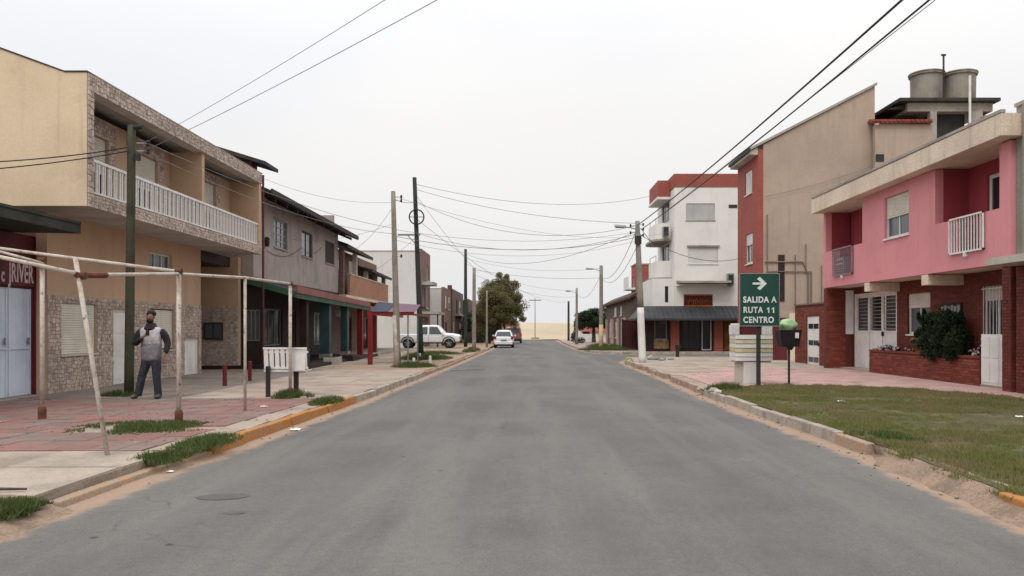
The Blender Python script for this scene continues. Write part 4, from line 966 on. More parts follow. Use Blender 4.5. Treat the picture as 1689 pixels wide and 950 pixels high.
# balconies on the street front
bx = MB().box(8.76, 9.555, 52.4, 56.1, 10.35, 11.45).build('brick_balcony', K['brickfarY'], t)
MB().box(8.7, 9.59, 52.35, 56.15, 10.2, 10.349).build('slab', K['white'], bx)
for z in (7.42, 4.86):
    MB().prism([(9.59,52.0),(9.1,52.05),(8.65,52.35),(8.42,52.9),(8.38,53.6),(8.38,55.2),(8.45,55.9),(8.7,56.4),(9.59,56.6)], z, z+.14).build('balcony_slab', K['con'], t)
for z0, z1 in ((5.0, 6.1), (7.56, 8.6)):
    oc = [(9.59,52.3)]+[(9.25-.62*math.sin(a*math.pi/12), 52.92-.62*math.cos(a*math.pi/12)) for a in range(7)]+[(9.25-.62*math.cos(a*math.pi/12), 55.5+.62*math.sin(a*math.pi/12)) for a in range(7)]+[(9.59,56.12)]
    ic = [(9.59,52.42)]+[(9.25-.5*math.sin(a*math.pi/12), 52.92-.5*math.cos(a*math.pi/12)) for a in range(7)]+[(9.25-.5*math.cos(a*math.pi/12), 55.5+.5*math.sin(a*math.pi/12)) for a in range(7)]+[(9.59,56.0)]
    mb = MB(); n = len(oc)
    mb.v = [(x, y, z) for P_ in (oc, ic) for z in (z0, z1) for x, y in P_]
    for i in range(n-1):
        mb.f += [(i, i+1, n+i+1, n+i), (2*n+i+1, 2*n+i, 3*n+i, 3*n+i+1), (n+i, n+i+1, 3*n+i+1, 3*n+i)]
    mb.build('balcony', K['wwall'], t, smooth=False)
for z0 in (6.1, 8.6): MB().tube([(8.72,53.0,z0-.02),(8.72,53.0,z0+.4),(8.72,55.5,z0+.4),(8.72,55.5,z0-.02)], .02, 6).build('balcony_rail', K['galv'], t)
# mezzanine and ground floor
HM = [(9.0,9.22,3.3,4.35)]
MB().wall(('Y', 51.15, -1), 8.2, 9.6, 3.06, 4.85, .2, HM).wall(('X', 8.2, -1), 51.35, 58, 3.06, 4.85, .2, []).build('mezzanine_wall', K['wwall'], t)
window(('Y', 51.15, -1), *HM[0], t, K['dark'], K['glass'], 0, mull=0, fw=.03, sill=False)
MB().slab([(9.9,49.95,4.62),(13.0,49.95,4.62),(13.3,51,4.72),(9.7,51,4.72)], .12).build('ledge', K['con'], t)
MB().prism_xz([(9.7,4.35),(9.9,4.49),(13.0,4.49),(13.2,4.35)], 50.7, 50.995).build('ledge_haunch', K['wwall'], t)
HG = [(8.3,9.1,.9,2.3), (10.1,11.3,.3,2.3), (11.35,12.0,.2,2.35)]
MB().wall(('Y', 51, -1), 7.6, 18, .13, 3.05, .25, HG).wall(('X', 7.6, -1), 51.25, 57.6, .13, 3.05, .25, [(52.5,55,.5,2.3)]).build('ground_wall', K['brown'], t)
window(('Y', 51, -1), *HG[0], t, K['galv'], K['glass'], 0, mull=0, name='shop_window')
window(('Y', 51, -1), *HG[1], t, K['brown'], K['glass'], 0, mull=2, name='shop_window')
window(('Y', 51, -1), *HG[2], t, K['white'], K['glass'], 0, mull=0, fw=.07, sill=False, name='shop_door')
for a, b in ((9.3,9.85), (12.1,12.65)):
    MB().fb(('Y', 51, -1), a, b, .13, 2.6, .02, .3).build('brick_pillar', K['brickfarY'], t)
MB().fb(('Y', 51, -1), 12.75, 15.5, .2, 2.4, .01, .05).build('ochre_panel', K['mustard'], t)
ps = MB().fb(('Y', 51, -1), 8.25, 9.2, .3, .88, .01, .04).build('poster_panel', mat('faded_poster', (.30,.22,.10), (.20,.06,.05), s=3, stains=.7, stc=(.10,.16,.08)), t)
cn = MB().add([(6.9,49.6,2.25),(18,49.6,2.25),(18,51,3.04),(7.6,51,3.04),(6.9,49.6,2.12),(18,49.6,2.12),(18,51,2.9),(7.6,51,2.9)],
              [(0,1,2,3),(7,6,5,4),(0,4,5,1),(1,5,6,2),(2,6,7,3),(3,7,4,0)]).build('canopy', K['slate'], t)
MB().slab([(6.9,49.62,2.25),(7.6,50.99,3.04),(7.6,53,3.04),(6.9,53.4,2.25)], .12).build('canopy_return', K['slate'], cn)
for i in range(36):
    x = 7.2+i*.3; MB().add([(x,49.6,2.256),(x+.025,49.6,2.256),(x+.025,50.98,3.035),(x,50.98,3.035),(x,49.6,2.28),(x+.025,49.6,2.28),(x+.025,50.98,3.06),(x,50.98,3.06)],
        [(4,5,6,7),(0,1,5,4),(1,2,6,5),(2,3,7,6),(3,0,4,7)]).build('seam', K['slate'], cn)
sg = MB().fb(FY, 10.2, 12.05, 3.02, 3.82, -.05, .04).build('sign_board', mat('burnt_sign', (.11,.022,.010), (.055,.016,.010), s=3), t)
K['orl'] = mat('orange_lettering', (.50,.14,.04), (.34,.10,.04), s=6, bump=0)
MB().fb(FY, 10.22, 12.03, 3.04, 3.1, .04, .06).fb(FY, 10.22, 12.03, 3.74, 3.8, .04, .06).build('sign_trim', K['orl'], sg)
for i in range(9):       # an illegible painted flourish
    a = 10.5+i*.14; MB().tube([(a, 50.95, 3.25+.12*math.sin(i*1.9)), (a+.08, 50.95, 3.5+.09*math.cos(i*2.3)), (a+.16, 50.95, 3.36+.1*math.sin(i*1.2))], .014, 5).build('painted_stroke', K['orl'], sg)
tt = thing('air_conditioner', 'grey outdoor unit hung on the white building near the taupe one', 'air conditioner', (13.2, 50.7, 4.8))
MB().box(12.95, 13.35, 50.62, 50.99, 4.35, 5.15).build('casing', K['galv'], tt); MB().lathe((13.15, 50.6, 4.75), [(.001, 0), (.02, 0)], 8).box(13.0, 13.3, 50.6, 50.62, 4.45, 5.05).build('fan_guard', K['dark'], tt)
tt = thing('air_conditioner', 'small dark unit on the street front balcony of the white building', 'air conditioner', (9.2, 52, 8))
MB().box(9.0, 9.35, 51.7, 52.2, 7.7, 8.3).build('casing', K['galv'], tt); MB().box(9.02, 9.33, 51.66, 51.7, 7.75, 8.25).build('fan_guard', K['dark'], tt)

# ---- houses beyond
t = thing('brick_balcony_house', 'narrow red brick house with white balcony just past the white corner building', 'house', (9.5, 67, 0))
MB().wall(('Y', 63.5, -1), 8.8, 12, .13, 6.75, .25, []).wall(('X', 8.8, -1), 63.75, 66, .13, 6.75, .25, [(64.2,65.4,4.7,5.9)]).box(9.05, 12, 65.75, 66, .13, 6.75).build('wall', K['brickfarY'], t)
MB().box(8.15, 8.79, 63.5, 66, 4.75, 4.9).build('balcony_slab', K['white'], t); MB().box(8.15, 8.27, 63.5, 66, 4.902, 5.8).build('balcony_parapet', K['white'], t)
MB().box(8.75, 12, 63.45, 66.1, 6.752, 6.85).build('roof', K['con'], t)
window(('X', 8.8, -1), 64.2,65.4,4.7,5.9, t, K['white'], K['glass'], 0)
K['rosy'] = mat('rosy_render', (.46,.34,.30), (.36,.26,.23), s=1, streak=.4)
t = row_house('plum_house', 'low brown house with pinkish pilasters and dark roof past the maroon gate', 58.2, 79, 8.0, 4.0, K['brickdk'], K['brickdk'], [(60,62.4,.13,2.3),(65.5,67,.13,2.3),(69,71,.8,2.2),(74,76,.8,2.2),(66,67.4,2.7,3.5),(70,72,2.7,3.5)])
for y in (63.0, 64.6, 68, 72, 73.2, 77.4): MB().box(7.86, 7.99, y, y+.7, .13, 2.5).build('pilaster', K['rosy'], t)
MB().slab([(7.6,58.0,4.0),(7.6,79.3,3.95),(8.75,79.3,4.55),(8.75,58.0,4.6)], .18).build('tiled_roof', K['rooft'], t)
gt = thing('grille_gate', 'dark maroon barred gate behind the concrete pole across the side street', 'gate', (7.1, 54, .13))
for i in range(9):
    if i == 0: b0 = MB().box(6.66, 6.70, 53.98, 54.02, .2, 2.1).build('bar', K['brown'], gt)
    else: c = b0.copy(); COL.objects.link(c); c.parent = gt; c.location = (i*.115, 0, 0)
MB().box(6.6, 7.65, 53.97, 54.03, 2.1, 2.2).build('top_rail', K['rustred'], gt); MB().box(6.6, 7.65, 54.03, 54.06, .2, 2.1).build('gate_sheet', K['rustred'], gt)
MB().box(6.55, 6.64, 53.9, 54.1, .13, 2.25).build('gate_post', K['brown'], gt)
tt = thing('beach_kiosk', 'red roofed low kiosk with white wall beside the hedge', 'kiosk', (7, 90, .13))
MB().box(5.6, 9.5, 92, 96, .13, 1.3).build('wall', K['white'], tt); MB().prism_yz([(91.5,1.3),(94,2.1),(96.5,1.3)], 6.4, 9.8).build('roof', K['redtile'], tt)
MB().box(6.6, 7.4, 91.93, 91.99, .2, 1.2).build('door', K['brown'], tt)
# ================================================================ POLES AND CABLES
K['foot'] = mat('yellowed_limewash', (.60,.42,.24), (.50,.36,.22), s=3)
K['limew'] = mat('limewash', (.58,.50,.44), (.40,.33,.28), s=3, stains=.5, streak=.4)
def pole(name, label, x, y, zt, r0, r1, m, dx=0, dy=0, cat='utility pole', z0=.1, parts=None, group='poles along the street'):
    t = thing(name, label, cat, (x, y, .13), group=group)
    n = 8; MB().tube([(x+dx*i/n, y+dy*i/n, z0+(zt-z0)*i/n) for i in range(n+1)], [r0+(r1-r0)*i/n for i in range(n+1)], 14).build('shaft', m, t, smooth=True)
    MB().lathe((x+dx, y+dy, zt-.002), [(r1*.98, 0), (r1*.6, .02)], 12).build('cap', K['dark'], t)
    return t
def lamp_arm(t, x, y, z, dx, dz, L_=.6, dy=0):
    MB().tube([(x, y, z), (x+dx*.75, y+dy*.75, z+dz*.8), (x+dx, y+dy, z+dz)], .025, 7).build('lamp_arm', K['galv'], t)
    s = 1 if dx > 0 else -1
    h = MB().add([(x+dx,y+dy-.07,z+dz-.03),(x+dx,y+dy+.07,z+dz-.03),(x+dx+s*L_,y+dy+.11,z+dz+.0),(x+dx+s*L_,y+dy-.11,z+dz+.0),
              (x+dx,y+dy-.05,z+dz+.06),(x+dx,y+dy+.05,z+dz+.06),(x+dx+s*L_,y+dy+.07,z+dz+.1),(x+dx+s*L_,y+dy-.07,z+dz+.1)],
             [(0,3,2,1),(4,5,6,7),(0,1,5,4),(1,2,6,5),(2,3,7,6),(3,0,4,7)]).build('lamp_head', K['galv'], t, bevel=.015)
    MB().box(x+dx+s*.08, x+dx+s*(L_-.05), y+dy-.06, y+dy+.06, z+dz-.045, z+dz-.012).build('diffuser', K['glassg'], h)
def insulators(t, x, y, zs, s=1):
    for z in zs:
        MB().tube([(x, y, z), (x+s*.22, y, z)], .012, 6).build('bracket', K['galv'], t)
        MB().lathe((x+s*.24, y, z-.06), [(.03, 0), (.045, .03), (.03, .06), (.045, .09), (.02, .13)], 10).build('insulator', K['dark'], t)
p = pole('wooden_pole', 'dark mossy green wooden pole standing right beside the man', -8.62, 17.1, 6.0, .10, .082, K['woodp'], dx=.06)
MB().tube([(-8.56, 17.1, 5.96), (-8.3, 17.05, 5.97)], .05, 8).build('lamp_arm', K['dark'], p)
insulators(p, -8.45, 17.1, (5.45, 5.62)); MB().box(-8.47, -8.38, 17.04, 17.14, 5.25, 5.38).build('junction_box', K['dark'], p)
p = pole('concrete_pole', 'pale concrete pole beside the purple awning', -4.88, 29.9, 6.8, .135, .085, K['conpole'], dx=-.17)
insulators(p, -4.98, 29.9, (6.45, 6.6, 4.35)); MB().tube([(-4.882,29.9,.11),(-4.925,29.9,1.3),(-4.955,29.9,2.1)], [.138,.132,.124], 14).build('whitewash', K['limew'], p, smooth=True)
p = pole('ringed_pole', 'tall dark green pole carrying a coiled cable ring', -5.2, 39, 9.07, .14, .10, K['woodg'], dx=-.33)
rg = MB(); n = 28
rg.tube([(-5.40+.36*math.cos(2*math.pi*i/n), 38.82, 7.1+.36*math.sin(2*math.pi*i/n)) for i in range(n+1)], .035, 7, cap=False)
rg.build('cable_ring', K['cable'], p)
MB().tube([(-5.76, 38.82, 7.1), (-5.04, 38.82, 7.1)], .018, 6).tube([(-5.40, 38.82, 6.74), (-5.40, 38.82, 7.46)], .018, 6).build('ring_cross', K['cable'], p)
MB().box(-6.35, -5.25, 38.93, 39.03, 6.2, 6.28).build('crossarm', K['conpole'], p); MB().tube([(-5.85, 38.98, 6.2), (-5.3, 38.98, 5.6)], .025, 6).build('brace', K['galv'], p)
pole('thin_dark_pole', 'thin dark pole in front of the brown row houses', -4.85, 63, 7.95, .15, .11, K['woodg'])
pole('short_concrete_pole', 'short concrete pole right of the thin dark pole, near the kerb', -3.28, 49.6, 5.4, .13, .10, K['conpole'])
pole('slim_roadside_pole', 'slim concrete pole in front of the big tree', -3.1, 62, 4.6, .09, .07, K['conpole'])
p = thing('lamp_pole', 'concrete lamp pole with whitewashed base on the right corner', 'utility pole', (4.95, 33.7, .13), group='poles along the street')
n = 8; sh = lambda f: 4.97-.22*f
MB().tube([(sh(i/n*.39), 33.7, .1+2.4*i/n) for i in range(n+1)], [.165-.02*i/n for i in range(n+1)], 14).build('whitewashed_base', K['white'], p, smooth=True)
MB().tube([(sh(.39+.61*i/n), 33.7, 2.5+3.7*i/n) for i in range(n+1)], [.143-.045*i/n for i in range(n+1)], 14).build('shaft', K['conpole'], p, smooth=True)
lamp_arm(p, 4.72, 33.7, 5.85, -.45, .10, .5); insulators(p, 4.76, 33.7, (6.05, 5.85, 5.6)); insulators(p, 4.70, 33.7, (6.0, 5.7), -1)
MB().box(4.62, 4.9, 33.5, 33.6, 5.2, 5.55).build('junction_box', K['dark'], p)
MB().lathe((4.77,33.7,5.55), [(.13,0),(.13,.08)], 14).build('pole_band', K['galv'], p)
p = pole('white_footed_pole', 'grey pole with yellowed foot on the far right verge', 5.6, 58.9, 6.3, .16, .13, K['conpole']); MB().tube([(5.6,58.9,.11),(5.6,58.9,1.9)], [.165,.158], 14).build('painted_foot', K['foot'], p, smooth=True); lamp_arm(p, 5.55, 58.9, 5.9, -.5, .15, .6)
p = pole('slanted_lamp_pole', 'slim concrete lamp pole by the hedge on the right', 4.74, 74, 5.4, .13, .10, K['conpole']); lamp_arm(p, 4.7, 74, 4.95, -.5, .15, .5)
p = pole('dark_verge_pole', 'dark pole in front of the dune near the road end', 5.1, 95, 4.9, .14, .12, K['woodg'])
p = thing('beach_lamp', 'thin double-headed lamp mast standing on the beach', 'lamp post', (1.3, 116, 0))
MB().tube([(1.3,116,-.1),(1.3,116,6.1)], [.08,.05], 8).build('mast', K['galv'], p); MB().lathe((1.3,116,.02), [(.6,0),(.6,.25),(.3,.3)], 10).build('footing', K['conpole'], p)
for s in (-1, 1): MB().box(1.3, 1.3+s*.9, 115.9, 116.1, 5.7, 5.85).build('lamp_head', K['galv'], p)

def cable(label, pts, sag=0, r=.012, m=None, n=14, group='overhead cables'):
    """pts: consecutive attachment points; sag in metres at mid-span"""
    P = []
    for (a, b) in zip(pts[:-1], pts[1:]):
        a, b = Vector(a), Vector(b); sg = sag if isinstance(sag, (int, float)) else sag[len(P) and 1 or 0]
        for i in range(n): f = i/n; P.append(a.lerp(b, f)-Vector((0, 0, 4*sg*f*(1-f))))
    P.append(Vector(pts[-1]))
    o = MB().tube(P, r*(.72 if m else .9), 5).build('overhead_cable', m or K['cable'], None, smooth=True, recalc=False)
    tag(o, label, 'cable', group)
A1 = (-4.98, 29.9, 6.5); A2 = (-4.92, 29.9, 5.35); B1 = (-5.5, 39, 8.75); G = (-8.3, 17.1, 5.45); G2 = (-8.3, 17.1, 5.62)
RP = (4.72, 33.7, 6.0); RP2 = (4.72, 33.7, 5.65); FP = (5.5, 58.9, 5.6)
cable('upper thin cable from the mossy pole rising over the street at top left', [G2, (-1.93, 10.5, 5.95), (6, 2.3, 6.4)], .05, .0065, K['cableg'])
cable('lower thicker cable from the mossy pole crossing the top of the sky', [G, (-1.28, 10.5, 5.93), (6, 2.9, 6.4)], .05, .008, K['cableg'])
cable('thin high cable from the concrete pole across to the white corner building', [(-4.98,29.9,6.6), (9.6,51,7.9)], .9, .009, K['cableg'])
cable('thin cable from the ringed pole to the far dark verge pole', [(-5.4,39,7.0), (5.1,95,4.8)], 1.2, .014, K['cableg'])
cable('thin cable from the thin dark pole down to the hedge lamp pole', [(-4.85,63,6.8), (4.7,74,5.2)], .6, .012, K['cableg'])
cable('thin cable from the thin dark pole to the white footed pole', [(-4.85,63,7.2), (5.5,58.9,6.1)], .5, .012, K['cableg'])
cable('twin lower cable from the concrete pole sagging toward the lamp pole', [(-4.95,29.9,4.95), (4.72,33.7,5.35)], .62, .008, K['cableg'])
cable('thin cable spanning the street above the white hatchback', [(-3.28,49.6,5.0), (4.7,74,4.6)], .5, .012, K['cableg'])
cable('thin cable from the concrete pole bracket to the eaved house window', [(-5.0,29.9,5.6), (-9.98,33.6,5.4)], .25, .008, K['cableg'])
cable('slack cable from the balcony house roof corner to the concrete pole', [(-9.3,27.6,6.9), (-5.0,29.9,6.4)], .3, .008, K['cableg'])
cable('upper cable from the mossy pole to the tan gable wall at the left edge', [(-8.6,16.98,5.5), (-11.9, 14.4, 4.62)], .12, .014)
cable('lower cable from the mossy pole sagging along the tan gable wall', [(-8.6,16.98,5.42), (-11.9, 14.4, 4.40)], .1, .014)
cable('thick cable coming from overhead right down to the lamp pole', [(5.0, -10, 6.0), (4.95, 10.4, 5.93), RP], .12, .020)
cable('thick twisted cable right of the first, running to the taupe building', [(5.6, -10, 6.1), (5.42, 10.6, 6.02), (5.0, 33.7, 5.9)], .1, .017)
cable('thin cable riding beside the thick twisted one at the top right', [(5.75, -10, 6.1), (5.5, 10.5, 6.02), (5.1, 33.7, 5.95)], .02, .009, K['cableg'])
cable('thin cable from the mossy pole over the roof to the concrete pole', [(-8.4,17.1,5.7), (-5.0,29.9,5.4)], .25, .010, K['cableg'])
cable('second thin cable from the mossy pole, sagging to the concrete pole', [(-8.4,17.1,5.5), (-5.0,29.9,5.2)], .38, .010, K['cableg'])
cable('highest cable from the ringed pole to the brick parapet on the right', [B1, (9.5, 54, 10.9)], .9, .016, K['cableg'])
cable('cable from just below the ringed pole top to the lamp pole', [(-5.5,39,8.5), (4.78,33.7,6.1)], .35, .014, K['cableg'])
cable('cable from the concrete pole top sagging deep to the lamp pole', [A1, (-5.45,39,7.9)], .1, .012)
cable('long sagging cable from the ringed pole to the lamp pole arm', [(-5.45,39,7.9), RP], .95, .014, K['cableg'])
cable('cable at crossarm height from the ringed pole to the lamp pole', [(-5.3,39,6.3), RP2], .75, .014, K['cableg'])
cable('lower cable from the concrete pole to the lamp pole bracket', [A2, (4.72,33.7,5.75)], .42, .010, K['cableg'])
cable('lowest bundle from the concrete pole to the lamp pole', [(-4.95,29.9,5.1), (4.72,33.7,5.5)], .52, .016, K['cableg'])
cable('cable from the thin dark pole to the lamp pole on the right', [(-4.85,63,7.6), (4.8,33.7,5.8)], 1.1, .016, K['cableg'])
cable('left drop cable from the lamp pole to the white footed pole', [(4.66,33.7,5.7), FP], .9, .018, K['cableg'])
cable('right drop cable from the lamp pole to the white footed pole', [(4.9,33.7,5.5), (5.7,58.9,5.3)], .9, .018, K['cableg'])
cable('cable crossing from the short concrete pole to the white footed pole', [(-3.28,49.6,5.3), (5.5,58.9,5.4)], .25, .015, K['cableg'])
cable('cable from the white footed pole to the slim lamp pole by the hedge', [(5.5,58.9,5.5), (4.7,74,4.9)], .9, .018, K['cableg'])
cable('service cable from the lamp pole to the red front of the taupe building', [(4.9,33.7,5.6), (10.95,40.5,5.2)], .5, .014)
cable('service cable from the lamp pole up to the white building balcony', [(4.9,33.7,5.9), (8.9,54.0,7.3)], .1, .016)
cable('thin cable clipped across the taupe gable wall', [(11.3,37.3,7.85), (16.5,37.3,9.35)], .12, .014, K['cableg'])
cable('slack cable hung between the concrete pole and the eaved house', [(-5.0,29.9,6.3), (-9.0,40,5.5)], .3, .009, K['cableg'])
cable('guy cable slanting from the ringed pole down to the short pole', [(-5.45,39,8.2), (-3.3,49.6,5.4)], .1, .012, K['cableg'])
cable('thin cable from the ringed pole to the orange brick balcony', [(-5.4,39,6.2), (-9.6,46,4.6)], .2, .010, K['cableg'])
cable('slack cable looping under the windows of the eaved house', [(-9.97,30.3,4.6), (-9.97,35,5.2), (-9.97,38.5,5.6)], .3, .010)

# ================================================================ AWNING SKELETON ON THE LEFT PAVEMENT
t = thing('pipe_awning_frame', 'rusty white pipe frame of a stripped awning standing on the left pavement', 'frame', (-6, 12, .13))
def pipe(name, pts, r): return MB().tube(pts, r, 10).build(name, K['pipew'], t, smooth=True)
pipe('post', [(-7.8,12.7,.12),(-7.8,12.7,2.72)], 0.0343)
pipe('leaning_post', [(-4.81,9.06,.12),(-5.0,9.06,1.3),(-5.185,9.06,2.42)], 0.0257)
pipe('post', [(-5.36,12.16,.12),(-5.36,12.16,2.50)], 0.0359)
pipe('post', [(-4.98,13.96,.12),(-4.98,13.96,2.48)], 0.0265)
pipe('post', [(-5.0,16.7,.12),(-5.0,16.7,2.54)], 0.0351)
pipe('front_rail', [(-5.15,9.06,2.215),(-5.36,12.12,2.44),(-4.98,13.96,2.50),(-5.0,16.75,2.55)], 0.0265)
pipe('cross_rail', [(-5.36,12.2,2.48),(-7.8,12.72,2.80),(-9.2,12.9,2.99)], 0.0281)
pipe('cross_rail', [(-5.15,9.0,2.235),(-6.1,8.95,2.44),(-7.4,9.1,2.72)], 0.0234)
pipe('brace', [(-7.8,12.66,2.66),(-8.5,12.5,2.86)], 0.0234)
pipe('brace', [(-7.8,12.66,2.58),(-5.2,9.1,2.25)], 0.0187)
for x, y, z in ((-7.8,12.7,2.72), (-5.36,12.16,2.50), (-5.0,16.7,2.56), (-5.12,9.08,2.22)):
    MB().tube([(x-.05,y,z-.02),(x+.05,y,z-.01)], .044, 8).build('joint', mat('rust', (.15,.05,.03), (.08,.03,.02), s=12) if 'rust' not in K else K['rust'], t)
    K['rust'] = bpy.data.materials['rust']
MB().tube([(-5.15,9.03,2.215),(-5.2,9.75,2.26)], .037, 8).build('sleeve', K['rust'], t)
for x, y in ((-7.8,12.7), (-5.36,12.16), (-5.0,16.7)): MB().lathe((x, y, .14), [(.06,0),(.062,.16),(.05,.2)], 10).build('rusted_foot', K['rust'], t)

# slatted litter basket
t = thing('slatted_basket', 'white slatted litter basket held between two black posts', 'litter basket', (-5.2, 17.05, .13))
MB().box(-5.53,-5.45,16.72,16.80,.13,.80).build('post', K['black'], t); MB().box(-5.02,-4.93,17.0,17.09,.13,1.02).build('post', K['black'], t)
for i in range(8):
    x = -5.60+i*.118; wd = .088
    MB().add([(x,16.86,.68),(x+wd,16.86,.68),(x+wd,16.885,.68),(x,16.885,.68),(x,16.80,1.19),(x+wd,16.80,1.19),(x+wd,16.825,1.19),(x,16.825,1.19)],
             [(0,3,2,1),(4,5,6,7),(0,1,5,4),(1,2,6,5),(2,3,7,6),(3,0,4,7)]).build('slat', K['white'], t)
MB().box(-5.61,-4.68,16.79,16.815,1.16,1.2).box(-5.61,-4.68,16.845,16.87,.68,.71).build('rim', K['whitem'], t)
MB().box(-5.59,-4.70,17.10,17.12,.70,1.16).build('added_dark_backing', K['dark'], t)  # dark sheet added behind the slats so their gaps look dark
MB().box(-5.60,-4.66,16.83,16.86,.74,.78).box(-5.60,-4.66,16.83,16.85,1.08,1.12).box(-5.6,-4.66,16.89,17.12,.70,.72).build('rail', K['whitem'], t)
MB().box(-4.98,-4.72,16.815,16.835,.70,1.17).build('solid_panel', K['white'], t)
for i, (x, y, lb) in enumerate(((-7.65, 20.0, 'rusty brown stub post nearer the man'), (-7.68, 21.9, 'rusty brown stub post behind, nearer the arcade'))):
    o = MB().tube([(x,y,.1),(x,y,.68)], .055, 10).lathe((x,y,.68), [(.055,0),(.03,.02)], 10).build('stub_post', K['rustred'], None); tag(o, lb, 'post', 'stub posts on the left pavement')
for i, (x, y, lb) in enumerate(((-4.45, 31.2, 'white stone stub at the foot of the concrete pole'), (-4.1, 33.6, 'white stone stub between the concrete pole and the ringed pole'), (-5.0, 37.0, 'white stone stub in front of the ringed pole'))):
    o = MB().tube([(x,y,.1),(x,y,.42)], [.07,.055], 10).blob((x,y,.42), (.055,.055,.03)).build('stone_stub', K['white'], None); tag(o, lb, 'bollard', 'white stubs on the verge')
o = MB().tube([(7.75,41.6-1.2,.1),(7.75,41.6-1.2,.75)], .09, 10).box(7.62,7.88,40.3,40.5,.6,.78).build('bollard', K['black'], None); tag(o, 'short black bollard in front of the brick shop pillars', 'bollard')

# ================================================================ ROAD SIGN
K['sgreen'] = mat('sign_green', (.005,.055,.038), (.004,.045,.032), s=2, rough=.35, fa=.03, bump=0, spec=.4)
K['swhite'] = mat('sign_white', (.72,.76,.74), rough=.4, fa=.02, bump=0)
t = thing('road_sign', 'green road sign with white arrow and SALIDA A RUTA 11 CENTRO', 'road sign', (5.77, 19.6, .13))
pl = MB().box(5.28,6.26,19.5,19.53,1.66,2.965).build('sign_panel', K['sgreen'], t, bevel=.01)
MB().box(5.275,6.265,19.485,19.5,2.95,2.972).box(5.275,6.265,19.485,19.5,1.655,1.675).box(5.272,5.29,19.485,19.5,1.675,2.95).box(6.25,6.268,19.485,19.5,1.675,2.95).build('border', K['galv'], pl)
MB().box(5.72,5.81,19.531,19.61,.1,2.9).build('post', K['woodg'], t)
for z in (1.85, 2.75): MB().box(5.6,5.94,19.53,19.56,z,z+.04).build('clamp', K['galv'], t)
for body, z, x in (('SALIDA A', 2.31, 5.365), ('RUTA', 2.055, 5.365), ('CENTRO', 1.81, 5.365)):
    text(body, .205, (x, 19.492, z), RX['-Y'], K['swhite'], pl, align='LEFT', offset=.006, sx=.86, space=1.12)
for x in (5.98, 6.10):      # the two ones of RUTA 11
    MB().box(x, x+.03, 19.488, 19.496, 1.985, 2.125).build('lettering', K['swhite'], pl)
    MB().add([(x-.035,19.4885,2.083),(x-.022,19.4885,2.068),(x+.002,19.4885,2.10),(x+.002,19.4885,2.125),(x-.035,19.4955,2.083),(x-.022,19.4955,2.068),(x+.002,19.4955,2.10),(x+.002,19.4955,2.125)],
             [(0,1,2,3),(7,6,5,4),(0,4,5,1),(1,5,6,2),(2,6,7,3),(3,7,4,0)]).build('lettering', K['swhite'], pl)
MB().add([(x,19.494,z) for x, z in ((5.60,2.69),(5.81,2.69),(5.71,2.60),(5.78,2.55),(5.95,2.715),(5.78,2.88),(5.71,2.83),(5.81,2.74),(5.60,2.74))]+
         [(x,19.499,z) for x, z in ((5.60,2.69),(5.81,2.69),(5.71,2.60),(5.78,2.55),(5.95,2.715),(5.78,2.88),(5.71,2.83),(5.81,2.74),(5.60,2.74))],
         [tuple(range(9)), tuple(range(17,8,-1))]).build('arrow', K['swhite'], pl)
# white slatted cabinet behind the sign
t = thing('slatted_cabinet', 'white slatted cabinet on a square pillar behind the road sign', 'cabinet', (5.95, 20.9, .13))
K['yel'] = mat('yellowed_paint', (.50,.44,.20), (.58,.55,.42), s=3, stains=.4)
MB().box(5.74,6.12,20.8,21.2,.13,.72).build('pillar', K['white'], t)
MB().box(5.6,5.78,20.9,21.2,.13,.72).build('pillar_side', K['conl'], t)
MB().box(5.54,6.48,20.85,21.35,.70,.74).build('shelf', K['conl'], t)
for i in range(6):
    z = .75+i*.115; MB().add([(5.52,20.77,z),(6.50,20.77,z),(6.50,20.79,z+.108),(5.52,20.79,z+.108),(5.52,21.4,z),(6.50,21.4,z),(6.50,21.4,z+.108),(5.52,21.4,z+.108)],
        [(0,1,2,3),(7,6,5,4),(0,4,5,1),(2,6,7,3),(1,5,6,2),(0,3,7,4)]).build('slat', K['yel'] if i in (2, 4) else K['white'], t)
MB().box(5.5,5.62,20.78,21.38,1.44,1.70).box(6.22,6.48,20.78,21.38,1.44,1.70).build('top_panel', K['white'], t)
MB().box(5.625,6.215,20.84,21.36,1.44,1.69).build('dark_window', K['rustred'], t)
MB().box(5.54,6.48,20.8,21.38,1.702,1.74).build('top', K['white'], t)
# litter basket on a pole
t = thing('litter_basket', 'dark wire litter basket on a thin pole right of the sign', 'litter basket', (6.7, 20.1, .13))
MB().tube([(6.7,20.1,.1),(6.7,20.1,1.16)], .03, 8).build('pole', K['black'], t)
K['dkpur'] = mat('dark_basket', (.022,.014,.022), (.035,.022,.03), s=8, rough=.6)
bk = MB().add([(6.47,19.95,1.14),(6.90,19.95,1.14),(6.90,20.3,1.14),(6.47,20.3,1.14),(6.42,19.88,1.55),(6.95,19.88,1.55),(6.95,20.36,1.55),(6.42,20.36,1.55)],
         [(0,3,2,1),(0,1,5,4),(1,2,6,5),(2,3,7,6),(3,0,4,7)]).build('basket', K['dkpur'], t); bk.modifiers.new('s','SOLIDIFY').thickness = .015
for i in range(8):
    f = i/7; x0, x1 = 6.47+.43*f, 6.42+.53*f; MB().tube([(x0,19.94,1.14),(x1,19.87,1.57)], .008, 5).build('wire', K['black'], t)
MB().tube([(6.42,19.87,1.56),(6.95,19.87,1.56),(6.95,20.36,1.56),(6.42,20.36,1.56),(6.42,19.87,1.56)], .012, 6).build('rim', K['black'], t)
MB().box(6.78,6.87,19.86,19.885,1.36,1.5).build('label_plate', K['white'], t)
